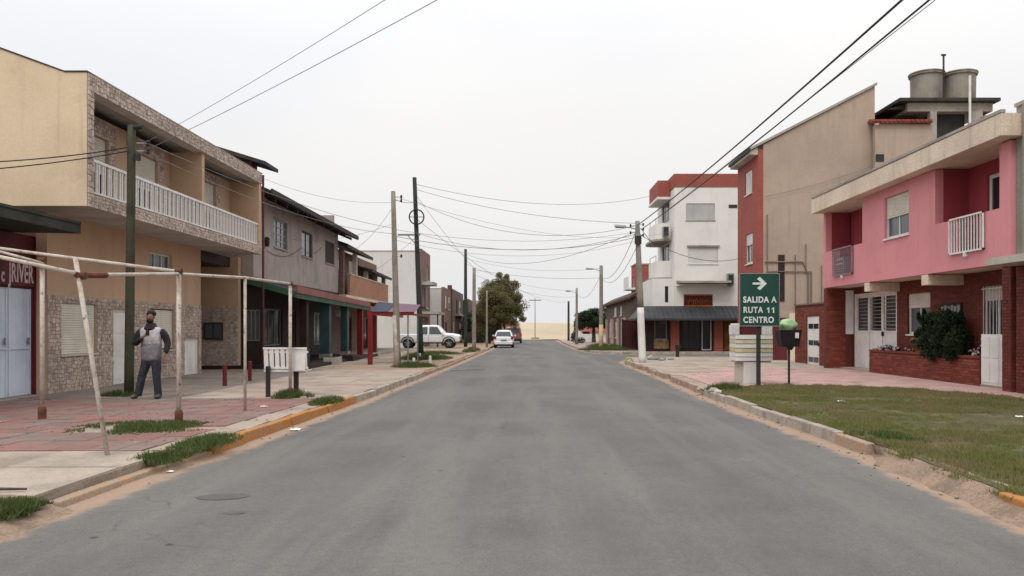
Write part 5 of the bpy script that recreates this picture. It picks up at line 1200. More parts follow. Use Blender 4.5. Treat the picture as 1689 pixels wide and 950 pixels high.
MB().prism_xz([(6.6,1.14),(6.68,1.05),(6.74,1.05),(6.8,1.14)], 20.0, 20.2).build('socket', K['black'], t)
K['bag'] = mat('green_plastic_bag', (.32,.50,.25), (.42,.58,.34), s=5, rough=.35, fa=.08, bump=.4, fine=14, bd=.03)
o = MB().blob((6.66,20.1,1.66), (.205,.19,.17), 3, .22, 16, 12).build('plastic_bag', K['bag'], None, smooth=True); tag(o, 'light green plastic bag heaped on the litter basket', 'bag')
# ================================================================ THE MAN
def skin(name, V, E, m, parent, base, sub=2, root=0):
    """V: (x,y,z,rx[,ry]) ; a continuous skinned surface"""
    me = bpy.data.meshes.new(name); o0 = origin(parent)
    me.from_pydata([(v[0]+base[0]-o0.x, v[1]+base[1]-o0.y, v[2]+base[2]-o0.z) for v in V], E, [])
    o = bpy.data.objects.new(name, me); COL.objects.link(o); o.parent = parent; me.materials.append(m)
    sk = o.modifiers.new('skin', 'SKIN'); sk.use_smooth_shade = True
    for i, v in enumerate(V):
        d = me.skin_vertices[0].data[i]; d.radius = (v[3], v[4] if len(v) > 4 else v[3]); d.use_root = (i == root)
    if sub: s_ = o.modifiers.new('sub', 'SUBSURF'); s_.levels = sub; s_.render_levels = sub
    return o
def chain(a, n): return [(a+i, a+i+1) for i in range(n-1)]
K['skin'] = mat('skin', (.25,.13,.09), (.20,.105,.075), s=8, rough=.55, fa=.05, bump=.05)
K['hair'] = mat('black_hair', (.012,.010,.009), rough=.7, fine=90, bump=.6)
K['jac1'] = mat('light_grey_sweatshirt', (.47,.44,.46), (.33,.31,.33), s=7, fine=9, bump=.9, bd=.03)
K['jac2'] = mat('mid_grey_sweatshirt', (.20,.19,.205), (.14,.13,.145), s=7, fine=9, bump=.9, bd=.03)
K['slv'] = mat('black_sleeve', (.016,.016,.02), (.024,.022,.026), s=6, fine=60, bump=.3)
K['jean'] = mat('dark_jeans', (.024,.027,.038), (.042,.045,.060), s=7, fine=10, bump=.9, bd=.03)
K['shoe'] = mat('grey_shoe', (.12,.105,.09), (.05,.045,.04), s=8)
b = (-7.80, 16.4, .15)
t = thing('person', 'bearded man in grey sweatshirt with black sleeves and jeans, hand at chest', 'person', b)
V = [(0,0,.93,.13,.10),(0,0,1.08,.12,.095),(0,0,1.25,.14,.10),(0,.0,1.40,.13,.09),(0,-.005,1.49,.055,.055),(0,-.02,1.56,.055,.055),
     (0,-.035,1.63,.066,.075),(0,-.035,1.71,.078,.092),(0,-.03,1.785,.056,.066)]
E = chain(0, 9)
def limb(pts, att):
    k = len(V); V.extend(pts); E.append((att, k)); E.extend(chain(k, len(pts))); return k+len(pts)-1
limb([(-.09,0,.88,.085),(-.15,-.02,.50,.058),(-.285,.0,.10,.04),(-.295,-.02,.05,.035),(-.33,-.13,.035,.03)], 0)
limb([(.09,0,.88,.085),(.11,-.03,.50,.058),(.14,.02,.10,.04),(.14,0,.05,.035),(.17,-.13,.035,.03)], 0)
w1 = limb([(-.17,0,1.42,.055),(-.25,.02,1.36,.05),(-.31,-.03,1.14,.04),(-.12,-.21,1.25,.03),(-.03,-.235,1.30,.026),(.015,-.24,1.325,.032,.018)], 3)
w2 = limb([(.17,0,1.42,.055),(.25,.02,1.36,.05),(.32,.05,1.13,.04),(.30,-.06,.93,.028),(.295,-.075,.88,.026),(.29,-.085,.83,.034,.018)], 3)
for i in range(4):   # fingers, curled round a phone; the other hand hangs loosely
    limb([(.045,-.25,1.355-i*.017,.0085),(.072-.004*i,-.262,1.365-i*.018,.008),(.078,-.245,1.362-i*.018,.007)], w1)
    limb([(.275+i*.014,-.095,.785,.0085),(.272+i*.014,-.10,.755-.004*abs(i-1.5),.008),(.274+i*.013,-.085,.732,.007)], w2)
limb([(.0,-.262,1.345,.009),(.02,-.275,1.37,.0085)], w1); limb([(.262,-.105,.82,.009),(.252,-.115,.79,.0085)], w2)
body = skin('body', V, E, K['skin'], t, b)
face = MB().blob((b[0],b[1]-.112,b[2]+1.675), (.016,.026,.026)); 
for s in (-1, 1): face.blob((b[0]+s*.080,b[1]-.03,b[2]+1.685), (.012,.022,.032))
face.build('nose_and_ears', K['skin'], body, smooth=True)
ey = MB()
for s in (-1, 1): ey.blob((b[0]+s*.03,b[1]-.112,b[2]+1.695), (.008,.006,.005))
ey.build('eyes', K['hair'], body, smooth=True)
MB().box(b[0]-.025,b[0]+.025,b[1]-.122,b[1]-.112,b[2]+1.628,b[2]+1.637).build('mouth', mat('lips', (.16,.06,.05)), body)
hr = MB().blob((b[0],b[1]+.002,b[2]+1.755), (.092,.104,.082), 5, .1, 16, 10).build('hair', K['hair'], t, smooth=True)
MB().blob((b[0],b[1]-.062,b[2]+1.612), (.074,.070,.052), 8, .12, 16, 10).build('beard', K['hair'], t, smooth=True)
J = [(0,0,.83,.185,.135),(0,0,.95,.195,.145),(0,0,1.10,.185,.14),(0,0,1.27,.195,.14),(0,.0,1.40,.175,.115),(0,0,1.475,.095,.085)]
def eloft(name, rings, m, n=22):
    mb = MB()
    for (cx_, cy_, z, rx_, ry_) in rings:
        for j in range(n):
            a = 2*math.pi*j/n; c_, s_ = math.cos(a), math.sin(a)
            mb.v.append((b[0]+cx_+rx_*math.copysign(abs(c_)**.85, c_), b[1]+cy_+ry_*math.copysign(abs(s_)**.85, s_), b[2]+z+.004*math.sin(5*a)*(1 if z < 1.3 else 0)))
    for i in range(len(rings)-1):
        for j in range(n): mb.f.append((i*n+j, i*n+(j+1) % n, (i+1)*n+(j+1) % n, (i+1)*n+j))
    mb.f.append(tuple(range(n))[::-1]); mb.f.append(tuple((len(rings)-1)*n+j for j in range(n)))
    return mb.build(name, m, t, smooth=True)
eloft('sweatshirt', [(0,0,1.10,.20,.145),(0,-.003,1.16,.198,.147),(0,-.003,1.27,.208,.142),(0,0,1.36,.232,.13),(0,0,1.42,.235,.118),(0,0,1.465,.19,.10),(0,0,1.50,.08,.08)], K['jac1'])
eloft('sweatshirt_hem', [(0,0,.78,.178,.132),(0,0,.80,.198,.150),(0,0,.84,.206,.158),(0,-.004,.95,.205,.162),(0,-.003,1.05,.201,.152),(0,0,1.115,.2005,.1455),(0,0,1.12,.19,.14)], K['jac2'])
eloft('hood', [(0,0,1.41,.16,.122),(0,-.005,1.455,.15,.122),(0,-.005,1.50,.11,.10),(0,-.01,1.555,.092,.095),(0,-.01,1.565,.06,.06)], mat('dark_hood', (.035,.018,.02), (.02,.014,.016), s=9, bump=.5))
skin('sleeve', [(-.16,0,1.41,.09),(-.25,.015,1.36,.092),(-.335,-.03,1.13,.078),(-.21,-.14,1.19,.064),(-.08,-.215,1.26,.048)], chain(0,5), K['slv'], t, b)
skin('sleeve', [(.16,0,1.41,.09),(.25,.015,1.36,.088),(.33,.05,1.13,.072),(.31,-.055,.92,.05)], chain(0,4), K['slv'], t, b)
jm = MB()
for rings in ([(0,0,.68,.12,.10),(0,0,.74,.178,.128),(0,0,.80,.188,.135),(0,0,.88,.18,.13)],
              [(-.092,0,.86,.10,.12),(-.105,0,.74,.100,.115),(-.145,-.01,.60,.092,.10),(-.18,-.02,.48,.082,.09),(-.235,-.005,.25,.074,.08),(-.282,.0,.07,.078,.085),(-.285,0,.045,.074,.083)],
              [(.092,0,.86,.10,.12),(.10,0,.74,.100,.115),(.112,-.02,.60,.090,.098),(.122,-.03,.48,.080,.088),(.132,-.01,.25,.070,.078),(.14,.01,.07,.074,.082),(.14,.01,.045,.07,.08)]):
    k = len(jm.v); n = 20
    for ri, (cx_, cy_, z, rx_, ry_) in enumerate(rings):
        for q_ in range(n):
            a = 2*math.pi*q_/n; w_ = 1+.05*math.sin(3*a+z*31)*(z < .7)
            jm.v.append((b[0]+cx_+rx_*math.cos(a)*w_, b[1]+cy_+ry_*math.sin(a)*w_, b[2]+z))
    for ri in range(len(rings)-1):
        for q_ in range(n): jm.f.append((k+ri*n+q_, k+ri*n+(q_+1) % n, k+(ri+1)*n+(q_+1) % n, k+(ri+1)*n+q_))
    jm.f.append(tuple(k+q_ for q_ in range(n))[::-1]); e = k+(len(rings)-1)*n; jm.f.append(tuple(e+q_ for q_ in range(n)))
jm.build('jeans', K['jean'], t, smooth=True)
for (x, dx) in ((-.29,-.06), (.14,.05)):
    sh_ = MB(); sh_.blob((b[0]+x+dx*.5, b[1]-.07, b[2]+.045), (.055,.145,.045), 2, .05, 14, 8); sh_.build('shoe', K['shoe'], t, smooth=True)
o = MB().box(b[0]+.02,b[0]+.09,b[1]-.285,b[1]-.272,b[2]+1.31,b[2]+1.42).build('phone', K['black'], None, bevel=.004); tag(o, "small dark phone held at the standing man's chest", 'phone')

# ================================================================ VEHICLES
def loft(rings, close_ends=True):
    mb = MB(); n = len(rings[0])
    for r in rings: mb.v += [tuple(p) for p in r]
    for i in range(len(rings)-1):
        for j in range(n): mb.f.append((i*n+j, i*n+(j+1) % n, (i+1)*n+(j+1) % n, (i+1)*n+j))
    mb.f.append(tuple(range(n))[::-1]); mb.f.append(tuple((len(rings)-1)*n+j for j in range(n)))
    return mb
def car_ring(y, zb, zl, zs, zt, wb, wl, wt, tf):
    """a closed section across the car: bottom, sill, belt, roof"""
    h = [(0, zb), (wb*.85, zb), (wb, zb+.08), (wl, zl), (wl*.985, zs), (wt, zt-.05), (wt*.86, zt-.005), (0, zt+.02)]
    pts = [(x, z) for x, z in h]+[(-x, z) for x, z in h[-2:0:-1]]
    return [tf(x, y, z) for x, z in pts]
def wheel(t, tf_c, axis, r=.31, w=.2, name='wheel'):
    x, y, z = tf_c; a = Vector(axis)*w/2; c = Vector(tf_c)
    o = MB().tube([c-a, c-a*.8, c+a*.8, c+a], [r*.93, r, r, r*.93], 22).build(name, K['rubber'], t)
    s = MB().tube([c-a*1.04, c+a*1.04], [r*.6, r*.6], 16); s.build('rim', K['rimd'] if r > .35 else K['rim'], o)
    h_ = MB().tube([c-a*1.1, c+a*1.1], [r*.16]*2, 10)
    for k in range(5):
        th = 2*math.pi*k/5; u = Vector((0,0,1)) if abs(axis[2]) < .5 else Vector((1,0,0)); v = Vector(axis).cross(u)
        d = u*math.cos(th)+v*math.sin(th)
        for sd in (-1, 1): h_.tube([c+a*1.07*sd+d*r*.15, c+a*1.07*sd+d*r*.55], .028, 4)
    h_.build('spokes', K['galv'], o)
    return o
def paint(name, c): 
    m = mat(name, c, tuple(v*.93 for v in c), s=1.5, rough=.3, fa=.02, bump=0, spec=.5)
    m.node_tree.nodes['Principled BSDF'].inputs['Coat Weight'].default_value = .5; return m
K['wpaint'] = paint('white_car_paint', (.74,.75,.77)); K['spaint'] = paint('silver_car_paint', (.70,.71,.73)); K['rpaint'] = paint('dull_red_car_paint', (.26,.10,.10))
K['rimd'] = mat('dark_wheel_rim', (.07,.07,.075), rough=.4, metal=.3, bump=0)
K['tail'] = mat('tail_light', (.28,.01,.01), rough=.25, bump=0, spec=.5); K['cglass'] = mat_glass('car_glass', (.035,.04,.045), .05)
# white hatchback, its rear towards us
cx, cy = -1.86, 64.6
t = thing('parked_hatchback', 'white hatchback parked at the left kerb, seen from behind', 'car', (cx, cy+1.9, 0))
tf = lambda x, y, z: (cx+x, cy+y, z)
rg = [(-.02,.32,.62,.80,.84,.70,.74,.66),(.05,.26,.62,.88,.93,.78,.81,.70),(.16,.24,.62,.92,1.12,.79,.83,.66),(.42,.22,.62,.93,1.43,.80,.84,.58),(.9,.22,.62,.93,1.49,.80,.84,.585),(1.7,.22,.62,.93,1.50,.80,.84,.59),
      (2.2,.22,.62,.92,1.42,.80,.84,.58),(2.85,.22,.62,.90,.98,.80,.84,.66),(3.4,.24,.62,.84,.90,.79,.82,.66),(3.75,.28,.58,.70,.76,.74,.76,.6),(3.82,.34,.52,.6,.66,.66,.68,.55)]
MB_ = loft([car_ring(y, zb, zl, zs, zt, wb, wl, wt, tf) for y, zb, zl, zs, zt, wb, wl, wt in rg]); bd = MB_.build('body', K['wpaint'], t, smooth=True)
bd.modifiers.new('sub', 'SUBSURF').levels = 1; bd.modifiers['sub'].render_levels = 1
MB().add([tf(-.62,.03,1.0),tf(.62,.03,1.0),tf(.52,.27,1.36),tf(-.52,.27,1.36),tf(-.60,.20,1.0),tf(.60,.20,1.0),tf(.50,.46,1.36),tf(-.50,.46,1.36)],
         [(0,1,2,3),(7,6,5,4),(0,4,5,1),(1,5,6,2),(2,6,7,3),(3,7,4,0)]).build('rear_window', K['cglass'], t)
for s in (-1, 1):
    MB().add([tf(s*.845,.55,.95),tf(s*.845,2.4,.95),tf(s*.63,2.05,1.40),tf(s*.63,.62,1.40)], [(0,1,2,3)]).build('side_window', K['cglass'], t)
    MB().box(cx+s*.60, cx+s*.815, cy-.03, cy+.2, .74, .98).build('taillight', K['tail'], t, bevel=.02)
    for y in (.72, 3.05): wheel(t, (cx+s*.72, cy+y, .30), (1, 0, 0), .30, .2)
    MB().box(cx+s*.86, cx+s*1.0, cy+2.15, cy+2.25, .95, 1.07).build('mirror', K['wpaint'], t, bevel=.02)
MB().box(cx-.72, cx+.72, cy-.09, cy+.12, .30, .56).build('rear_bumper', K['wpaint'], t, bevel=.05)
MB().box(cx-.66, cx+.66, cy-.06, cy+.3, .17, .30).build('lower_valance', K['black'], t)
MB().box(cx-.25, cx+.25, cy-.075, cy-.05, .60, .71).build('number_plate', K['galv'], t)
# dark red van ahead of it
cx, cy = -1.35, 84
t = thing('parked_van', 'dull red van parked beyond the white hatchback', 'van', (cx, cy+2, 0)); tf = lambda x, y, z: (cx+x, cy+y, z)
rg = [(0,.32,.8,1.0,1.2,.80,.84,.78),(.06,.28,.8,1.05,1.72,.82,.86,.74),(.5,.26,.8,1.05,1.80,.84,.88,.74),(2.9,.26,.8,1.05,1.80,.84,.88,.74),(3.5,.26,.8,1.02,1.2,.84,.88,.74),(4.2,.3,.7,.85,.95,.80,.82,.7)]
MB_ = loft([car_ring(y, zb, zl, zs, zt, wb, wl, wt, tf) for y, zb, zl, zs, zt, wb, wl, wt in rg]); MB_.build('body', K['rpaint'], t, smooth=False, bevel=.04)
MB().box(cx-.62,cx+.62,cy-.03,cy+.02,1.15,1.58).build('rear_window', K['cglass'], t)
for s in (-1, 1):
    MB().box(cx+s*.72,cx+s*.86,cy-.03,cy+.1,.8,1.1).build('taillight', K['tail'], t)
    for y in (.8, 3.3): wheel(t, (cx+s*.76, cy+y, .32), (1, 0, 0), .32, .2)
MB().box(cx-.86,cx+.86,cy-.12,cy+.05,.3,.55).build('rear_bumper', K['black'], t, bevel=.03)
# silver pickup across the verge, nose to the road
X0, Y0, G0 = -9.75, 58.4, .13
t = thing('silver_pickup', 'silver pickup parked across the verge with its nose towards the road', 'pickup truck', (X0+2.5, Y0+.9, G0)); tf = lambda x, y, z: (X0+y, Y0+.88+x, G0+z)
rg = [(0,.45,.8,.98,1.02,.80,.84,.82),(.08,.42,.8,1.0,1.05,.84,.87,.84),(1.0,.42,.8,1.0,1.05,.84,.87,.84),(1.75,.40,.8,1.0,1.05,.84,.87,.84)]
MB_ = loft([car_ring(y, zb, zl, zs, zt, wb, wl, wt, tf) for y, zb, zl, zs, zt, wb, wl, wt in rg]); MB_.build('cargo_bed', K['spaint'], t, bevel=.03)
rg = [(1.78,.40,.8,1.02,1.66,.84,.87,.66),(2.0,.40,.8,1.02,1.72,.84,.87,.66),(3.0,.40,.8,1.02,1.74,.84,.87,.66),(3.25,.40,.8,1.02,1.66,.84,.87,.66),(3.72,.40,.8,1.04,1.14,.84,.87,.74),(4.3,.42,.8,1.02,1.10,.84,.87,.74),(4.75,.46,.78,.92,1.02,.82,.84,.72),(4.86,.5,.74,.84,.92,.78,.80,.7)]
MB_ = loft([car_ring(y, zb, zl, zs, zt, wb, wl, wt, tf) for y, zb, zl, zs, zt, wb, wl, wt in rg]); MB_.build('body', K['spaint'], t, bevel=.03)
for s in (-1, 1):
    def sq(a, z0, b, z1, c, z2, d, z3):
        f = lambda y, z: tf(s*(.885-(z-1.04)*.31), y, z); return MB().add([f(a, z0), f(b, z1), f(c, z2), f(d, z3)], [(0,1,2,3)])
    for q, nm in (((1.95,1.06, 2.42,1.06, 2.42,1.60, 2.0,1.58), 'rear_side_window'), ((2.55,1.06, 3.50,1.06, 3.14,1.60, 2.55,1.62), 'front_side_window')):
        w_ = sq(*q).build(nm, K['cglass'], t); w_.modifiers.new('s','SOLIDIFY').thickness = .02
    for y in (.95, 4.02):
        wheel(t, tf(s*.78, y, .37-0), (0, 1, 0), .375, .24)
        a = [tf(s*.885, y+.47*math.cos(k*math.pi/12), .40+.47*math.sin(k*math.pi/12)) for k in range(13)]
        MB().tube(a, .035, 6).build('wheel_arch', K['black'], t)
    MB().box(*sorted((tf(0,4.55,0)[0], tf(0,4.85,0)[0])), *sorted((tf(s*.5,0,0)[1], tf(s*.83,0,0)[1])), G0+.74, G0+.90).build('headlight', K['galv'], t, bevel=.02)
    MB().box(tf(0,3.5,0)[0], tf(0,3.62,0)[0], *sorted((tf(s*.9,0,0)[1], tf(s*1.08,0,0)[1])), G0+1.06, G0+1.24).build('mirror', K['spaint'], t, bevel=.02)
    MB().box(tf(0,1.85,0)[0], tf(0,3.5,0)[0], *sorted((tf(s*.80,0,0)[1], tf(s*.9,0,0)[1])), G0+.36, G0+.42).build('side_step', K['black'], t)
    for y in (2.5, 3.55): MB().box(tf(0,y,0)[0], tf(0,y+.012,0)[0], *sorted((tf(s*.868,0,0)[1], tf(s*.874,0,0)[1])), G0+.5, G0+1.0).build('door_gap', K['black'], t)
MB().add([tf(-.60,3.68,1.14),tf(.60,3.68,1.14),tf(.55,3.30,1.62),tf(-.55,3.30,1.62)], [(0,1,2,3)]).build('windscreen', K['cglass'], t).modifiers.new('s','SOLIDIFY').thickness = .03
MB().box(X0+4.82, X0+5.02, Y0+.06, Y0+1.70, G0+.42, G0+.64).build('front_bumper', K['black'], t, bevel=.04)
MB().box(X0+4.84, X0+4.9, Y0+.45, Y0+1.31, G0+.66, G0+.88).build('grille', K['black'], t)
MB().box(X0-.12, X0+.04, Y0+.1, Y0+1.66, G0+.45, G0+.62).build('rear_bumper', K['galv'], t)

# ================================================================ VEGETATION
def leaf_cloud(clumps, n_per, size, flat=.5):
    """many small leaf faces through a set of clumps (cx,cy,cz,rx,ry,rz)"""
    Vs = []; tot = 0
    for c in clumps:
        n = int(n_per*c[3]*c[4]*c[5])if n_per < 0 else n_per
        d = rng.normal(size=(n, 3)); d /= np.linalg.norm(d, axis=1)[:, None]; rr = rng.random(n)**.45
        p = d*rr[:, None]*np.array(c[3:6])+np.array(c[:3]); a = rng.normal(size=(n, 3)); a /= np.linalg.norm(a, axis=1)[:, None]
        b_ = np.cross(a, rng.normal(size=(n, 3))); b_ /= np.linalg.norm(b_, axis=1)[:, None]
        s = size*(.6+.8*rng.random(n))[:, None]
        Vs.append(np.stack([p-a*s, p-b_*s*flat, p+a*s, p+b_*s*flat], 1).reshape(-1, 3)); tot += n
    V = np.concatenate(Vs); return V, np.arange(tot*4).reshape(-1, 4)
K['bark'] = mat('bark', (.09,.065,.045), (.05,.038,.028), s=4, fine=30, bump=.8, bd=.03)
K['leafo'] = mat_leaf('olive_leaves', [(.15,.145,.055), (.20,.185,.075), (.125,.125,.05), (.25,.215,.10), (.10,.105,.045)], .4)
K['leafd'] = mat_leaf('dark_leaves', [(.018,.032,.014), (.03,.048,.02), (.022,.038,.016), (.045,.06,.025)], .15)
K['leafs'] = mat_leaf('bush_leaves', [(.012,.026,.012), (.02,.04,.016), (.016,.03,.014), (.035,.055,.022)], .12)
t = thing('broad_tree', 'big olive green tree overhanging the left kerb by the white hatchback', 'tree', (-2.9, 76, .1))
tk = MB().tube([(-2.9,76,0),(-2.85,76,1.0),(-2.6,76,2.0),(-2.2,76,3.4),(-2.0,76,5.2)], [.28,.22,.19,.13,.05], 10)
for a, b_, c in (((-2.85,76,1.2),(-3.6,75.6,2.4),(-4.3,75.2,4.2)), ((-2.6,76,2.0),(-1.6,75.5,3.2),(-.9,75,4.2)), ((-2.7,76,1.6),(-2.9,75,3.2),(-3.2,74.4,4.9)), ((-2.2,76,3.2),(-1.4,76.5,4.6),(-1.2,76.6,5.9)), ((-2.8,76,1.4),(-2.2,77,3.0),(-2.4,77.6,4.6))):
    tk.tube([a, b_, c], [.13,.09,.03], 7)
for x in (-3.6, -2.2): tk.tube([(x,76.4,0),(x+.2,76.3,1.2),(x-.1,76,2.6)], [.12,.1,.07], 8)
tk.build('trunk', K['bark'], t, smooth=True)
rr = random.Random(5); cl = []
core = [(-2.7,76,3.9,1.95,1.8,2.1)]
for i in range(80):
    th = rr.uniform(0, 6.28); v = rr.uniform(-.75, 1); h = math.sqrt(max(0, 1-v*v)); k = rr.uniform(.55, 1)
    x = -2.65+2.3*h*math.cos(th)*k; y = 76+2.1*h*math.sin(th)*k; z = 4.05+2.75*v*k-(.25*abs(x+2.2) if v > .3 else 0)
    s = rr.uniform(.42, .85); cl.append((x, y, z, s, s, s*.8))
cl += [(rr.uniform(-5.0,-3.6), rr.uniform(75,77), rr.uniform(1.3,3.4), .55, .55, .5) for _ in range(14)]+[(rr.uniform(-3.6,-.9), rr.uniform(75,77), rr.uniform(1.9,2.8), .5, .5, .4) for _ in range(10)]
cl += [(-.7,75.8,3.0,.5,.4,.4), (-.35,75.8,2.5,.4,.3,.3), (-4.7,75.5,2.4,.6,.6,.7), (-4.5,75.5,1.6,.5,.6,.6), (-1.1,76,5.9,.4,.4,.3), (-2.6,76,6.75,.35,.35,.35), (-1.9,76,6.6,.28,.3,.3)]
V1, F1_ = leaf_cloud(cl, 400, .07); raw_mesh('crown', V1, F1_, K['leafo'], t)
V1, F1_ = leaf_cloud(core, 6500, .09); raw_mesh('inner_crown', V1, F1_, K['leafo'], t)
# fuzz of bare twig tips on top
tw = MB()
for i in range(90):
    x = rr.uniform(-4.0, -.7); z = 6.0-.28*(x+2.3)**2+rr.uniform(-.2, .5); tw.tube([(x,76+rr.uniform(-1,1),z-.7),(x+rr.uniform(-.15,.2),76,z+rr.uniform(.1,.45))], [.014,.006], 4)
tw.build('twigs', K['bark'], t)
t = thing('dark_hedge', 'dark tall hedge filling the gap behind the big tree on the left', 'hedge', (-5.2, 90, .1))
hc = [(rr.uniform(-6.2,-4.0), rr.uniform(80,100), rr.uniform(.6,2.9), .8, .9, .7) for _ in range(60)]
V1, F1_ = leaf_cloud(hc, 260, .11); raw_mesh('foliage', V1, F1_, K['leafd'], t); MB().box(-6.2,-4.6,80,100,.1,1.2).build('stem_wall', K['bark'], t)
t = thing('dark_tree', 'dark domed tree beyond the low white wall on the right', 'tree', (7.2, 84, .1))
MB().tube([(7.2,84,0),(7.2,84,2.5)], [.25,.12], 8).build('trunk', K['bark'], t)
cl = [(7.2+2.0*math.cos(a)*k, 84+1.6*math.sin(a)*k, 2.2+z, .7, .7, .5) for a, k, z in [(rr.uniform(0,6.28), rr.uniform(.2,.95), rr.uniform(-.4,.9)) for _ in range(26)]]
cl += [(7.3,84,3.5,.8,.7,.35), (6.4,84,3.2,.6,.6,.35), (8.6,84,3.7,.8,.8,.4), (5.6,84,2.3,.5,.5,.5)]
V1, F1_ = leaf_cloud(cl, 480, .09); raw_mesh('crown', V1, F1_, K['leafd'], t)
t = thing('dark_shrub', 'dark wind-bent shrub at the foot of the poles on the right verge', 'shrub', (4.9, 78, .1))
V1, F1_ = leaf_cloud([(4.7,78,.7,.35,.4,.5),(4.9,78,1.2,.25,.3,.5),(5.0,78,1.6,.15,.2,.3),(5.4,78,.45,.5,.4,.3)], 350, .07); raw_mesh('foliage', V1, F1_, K['leafd'], t)
MB().tube([(4.85,78,.1),(4.95,78,1.3)], [.05,.02], 6).build('stem', K['bark'], t)
o = MB().box(5.2, 8.0, 88, 88.3, .1, 1.0).build('low_white_wall', K['white'], None); tag(o, 'low white wall in front of the red roofed beach kiosk', 'wall')
# bush and flowers in the planter
t = thing('dark_bush', 'dense dark bush growing in the brick planter under the name board', 'bush', (11.6, 22, .84))
rr = random.Random(9); cl = []
for i in range(48):
    y = rr.uniform(21.05, 22.95); k = max(0, 1-((y-21.95)/1.35)**2); z = rr.uniform(.85, 1.2+.78*k); s_ = rr.uniform(.12, .26); cl.append((rr.uniform(11.35, 11.85), y, z, s_, s_*1.2, s_))
cl += [(11.45+.2*rr.random(), 21.0+2.1*rr.random(), 1.75+.35*rr.random(), .05, .06, .13) for _ in range(9)]+[(11.45, rr.choice((20.85, 23.1)), rr.uniform(.95,1.6), .08, .09, .1) for _ in range(8)]+[(11.55,22.9,1.85,.14,.18,.18), (11.6,23.0,1.5,.2,.2,.2)]
V1, F1_ = leaf_cloud(cl, 560, .034); raw_mesh('foliage', V1, F1_, K['leafs'], t)
st = MB()
for i in range(7): st.tube([(11.7,21.4+i*.22,.8),(11.65,21.3+i*.25,1.7)], [.02,.008], 5)
st.build('stem', K['bark'], t)
K['flow'] = mat('pale_pink_petals', (.55,.42,.45), (.42,.22,.28), s=20, bump=0); K['yfl'] = mat('yellow_leaves', (.30,.22,.02), (.22,.12,.02), s=14, bump=0)
def flowers(label, y0, y1, n, m, zt=1.05):
    t = thing('flowering_plant', label, 'plant', (11.75, (y0+y1)/2, .84)); cl = []; fl = MB()
    for i in range(n):
        y = rr.uniform(y0, y1); x = rr.uniform(11.55, 11.9); z = rr.uniform(.88, zt); cl.append((x, y, z-.04, .10, .14, .09))
        for k in range(4): fl.blob((x-.06+rr.uniform(-.06,.04), y+rr.uniform(-.12,.12), z+rr.uniform(-.02,.06)), rr.uniform(.018,.032), k, .2, 5, 4)
    V1, F1_ = leaf_cloud(cl, 90, .028); raw_mesh('foliage', V1, F1_, K['leafs'], t); fl.build('blossom', m, t, kind='stuff')
flowers('low plant with pale blossoms at the garage end of the brick planter', 24.5, 26.1, 12, K['flow'])
flowers('low plant with pink blossoms right of the dark bush', 20.15, 20.9, 9, K['flow'], 1.1)
flowers('yellowish leafy plant left of the dark bush', 23.1, 23.9, 9, K['yfl'], 1.45)

# grass: short blades, each its own sliver
def blades(name, pts, h, m, kind='stuff', parent=None, w=.012, zb=.13, lean=.5):
    n = len(pts); a = rng.random(n)*6.283; hh = h*(.5+rng.random(n)*.9)*(pts[:, 2] if pts.shape[1] > 2 else 1); ln = lean*hh*rng.random(n); b_ = rng.random(n)*6.283
    x, y = pts[:, 0], pts[:, 1]; ww = w*(.7+.6*rng.random(n))
    p0 = np.stack([x-np.cos(a)*ww, y-np.sin(a)*ww, np.full(n, zb)], 1); p1 = np.stack([x+np.cos(a)*ww, y+np.sin(a)*ww, np.full(n, zb)], 1)
    p2 = np.stack([x+np.cos(b_)*ln, y+np.sin(b_)*ln, zb+hh], 1)
    return raw_mesh(name, np.stack([p0, p1, p2], 1).reshape(-1, 3), np.arange(n*3).reshape(-1, 3), m, parent, kind)
K['lawn'] = mat_leaf('lawn_blades', [(.15,.18,.048), (.19,.205,.065), (.22,.205,.08), (.11,.15,.04), (.29,.24,.12)], .35, patch=(.26,.21,.11), ps=.75)
K['lawnb'] = mat('lawn_soil', (.085,.085,.036), (.17,.13,.072), s=.8, amt=.9, stains=.5, stc=(.05,.058,.02), fine=45, fa=.5, bump=.9, bd=.03, lo=.42, hi=.62)
K['weed'] = mat_leaf('weed_blades', [(.07,.11,.03), (.10,.14,.04), (.055,.085,.025), (.17,.17,.07)], .3)
lawn_poly = [(rx(y)-(.03 if y < 9.6 else 0), y) for y in (2.5,4,5,6,7,8,9,10,11,12,13,14,15,16,17,18.3)]+[(5.0,19.4),(6.7,20.3),(9.0,19.3),(10.2,16.6),(10.6,2.5)]
bk = MB(); ys_ = [2.5+i*.09 for i in range(86)]      # the lawn's broken edge slumps into the gutter
for i, y in enumerate(ys_):
    f = min(1, max(0, (9.9-y)/.6)); w_ = -.02+.10*mnoise.noise(Vector((y*1.3, 0, 2)))+.07*mnoise.noise(Vector((y*5.3, 0, 7))); e_ = .30+.22*mnoise.noise(Vector((y*1.7, 3, 2)))+.15*mnoise.noise(Vector((y*6.1, 3, 7)))
    bk.v += [(rx(y)-.15-.20*f-w_*f, y, -.012), (rx(y)-.15*f, y, .02+.06*f+.02*mnoise.noise(Vector((y*4, 1, 1)))), (rx(y)-.06, y, .140+.012*mnoise.noise(Vector((y*3, 5, 1)))), (rx(y)-.02+max(0, e_)*.4*f, y, .157-.05*(1-f))]
for i in range(len(ys_)-1):
    for j in range(3): a = i*4+j; bk.f.append((a, a+1, a+5, a+4))
if True: bk.build('dirt_bank', mat('bank_dirt', (.29,.205,.15), (.20,.145,.105), s=2.5, stains=.7, stc=(.12,.12,.055), fine=30, bump=.8, bd=.03, fa=.25), None, kind='structure', smooth=True)
ct = (7.3, 10.0, .185)
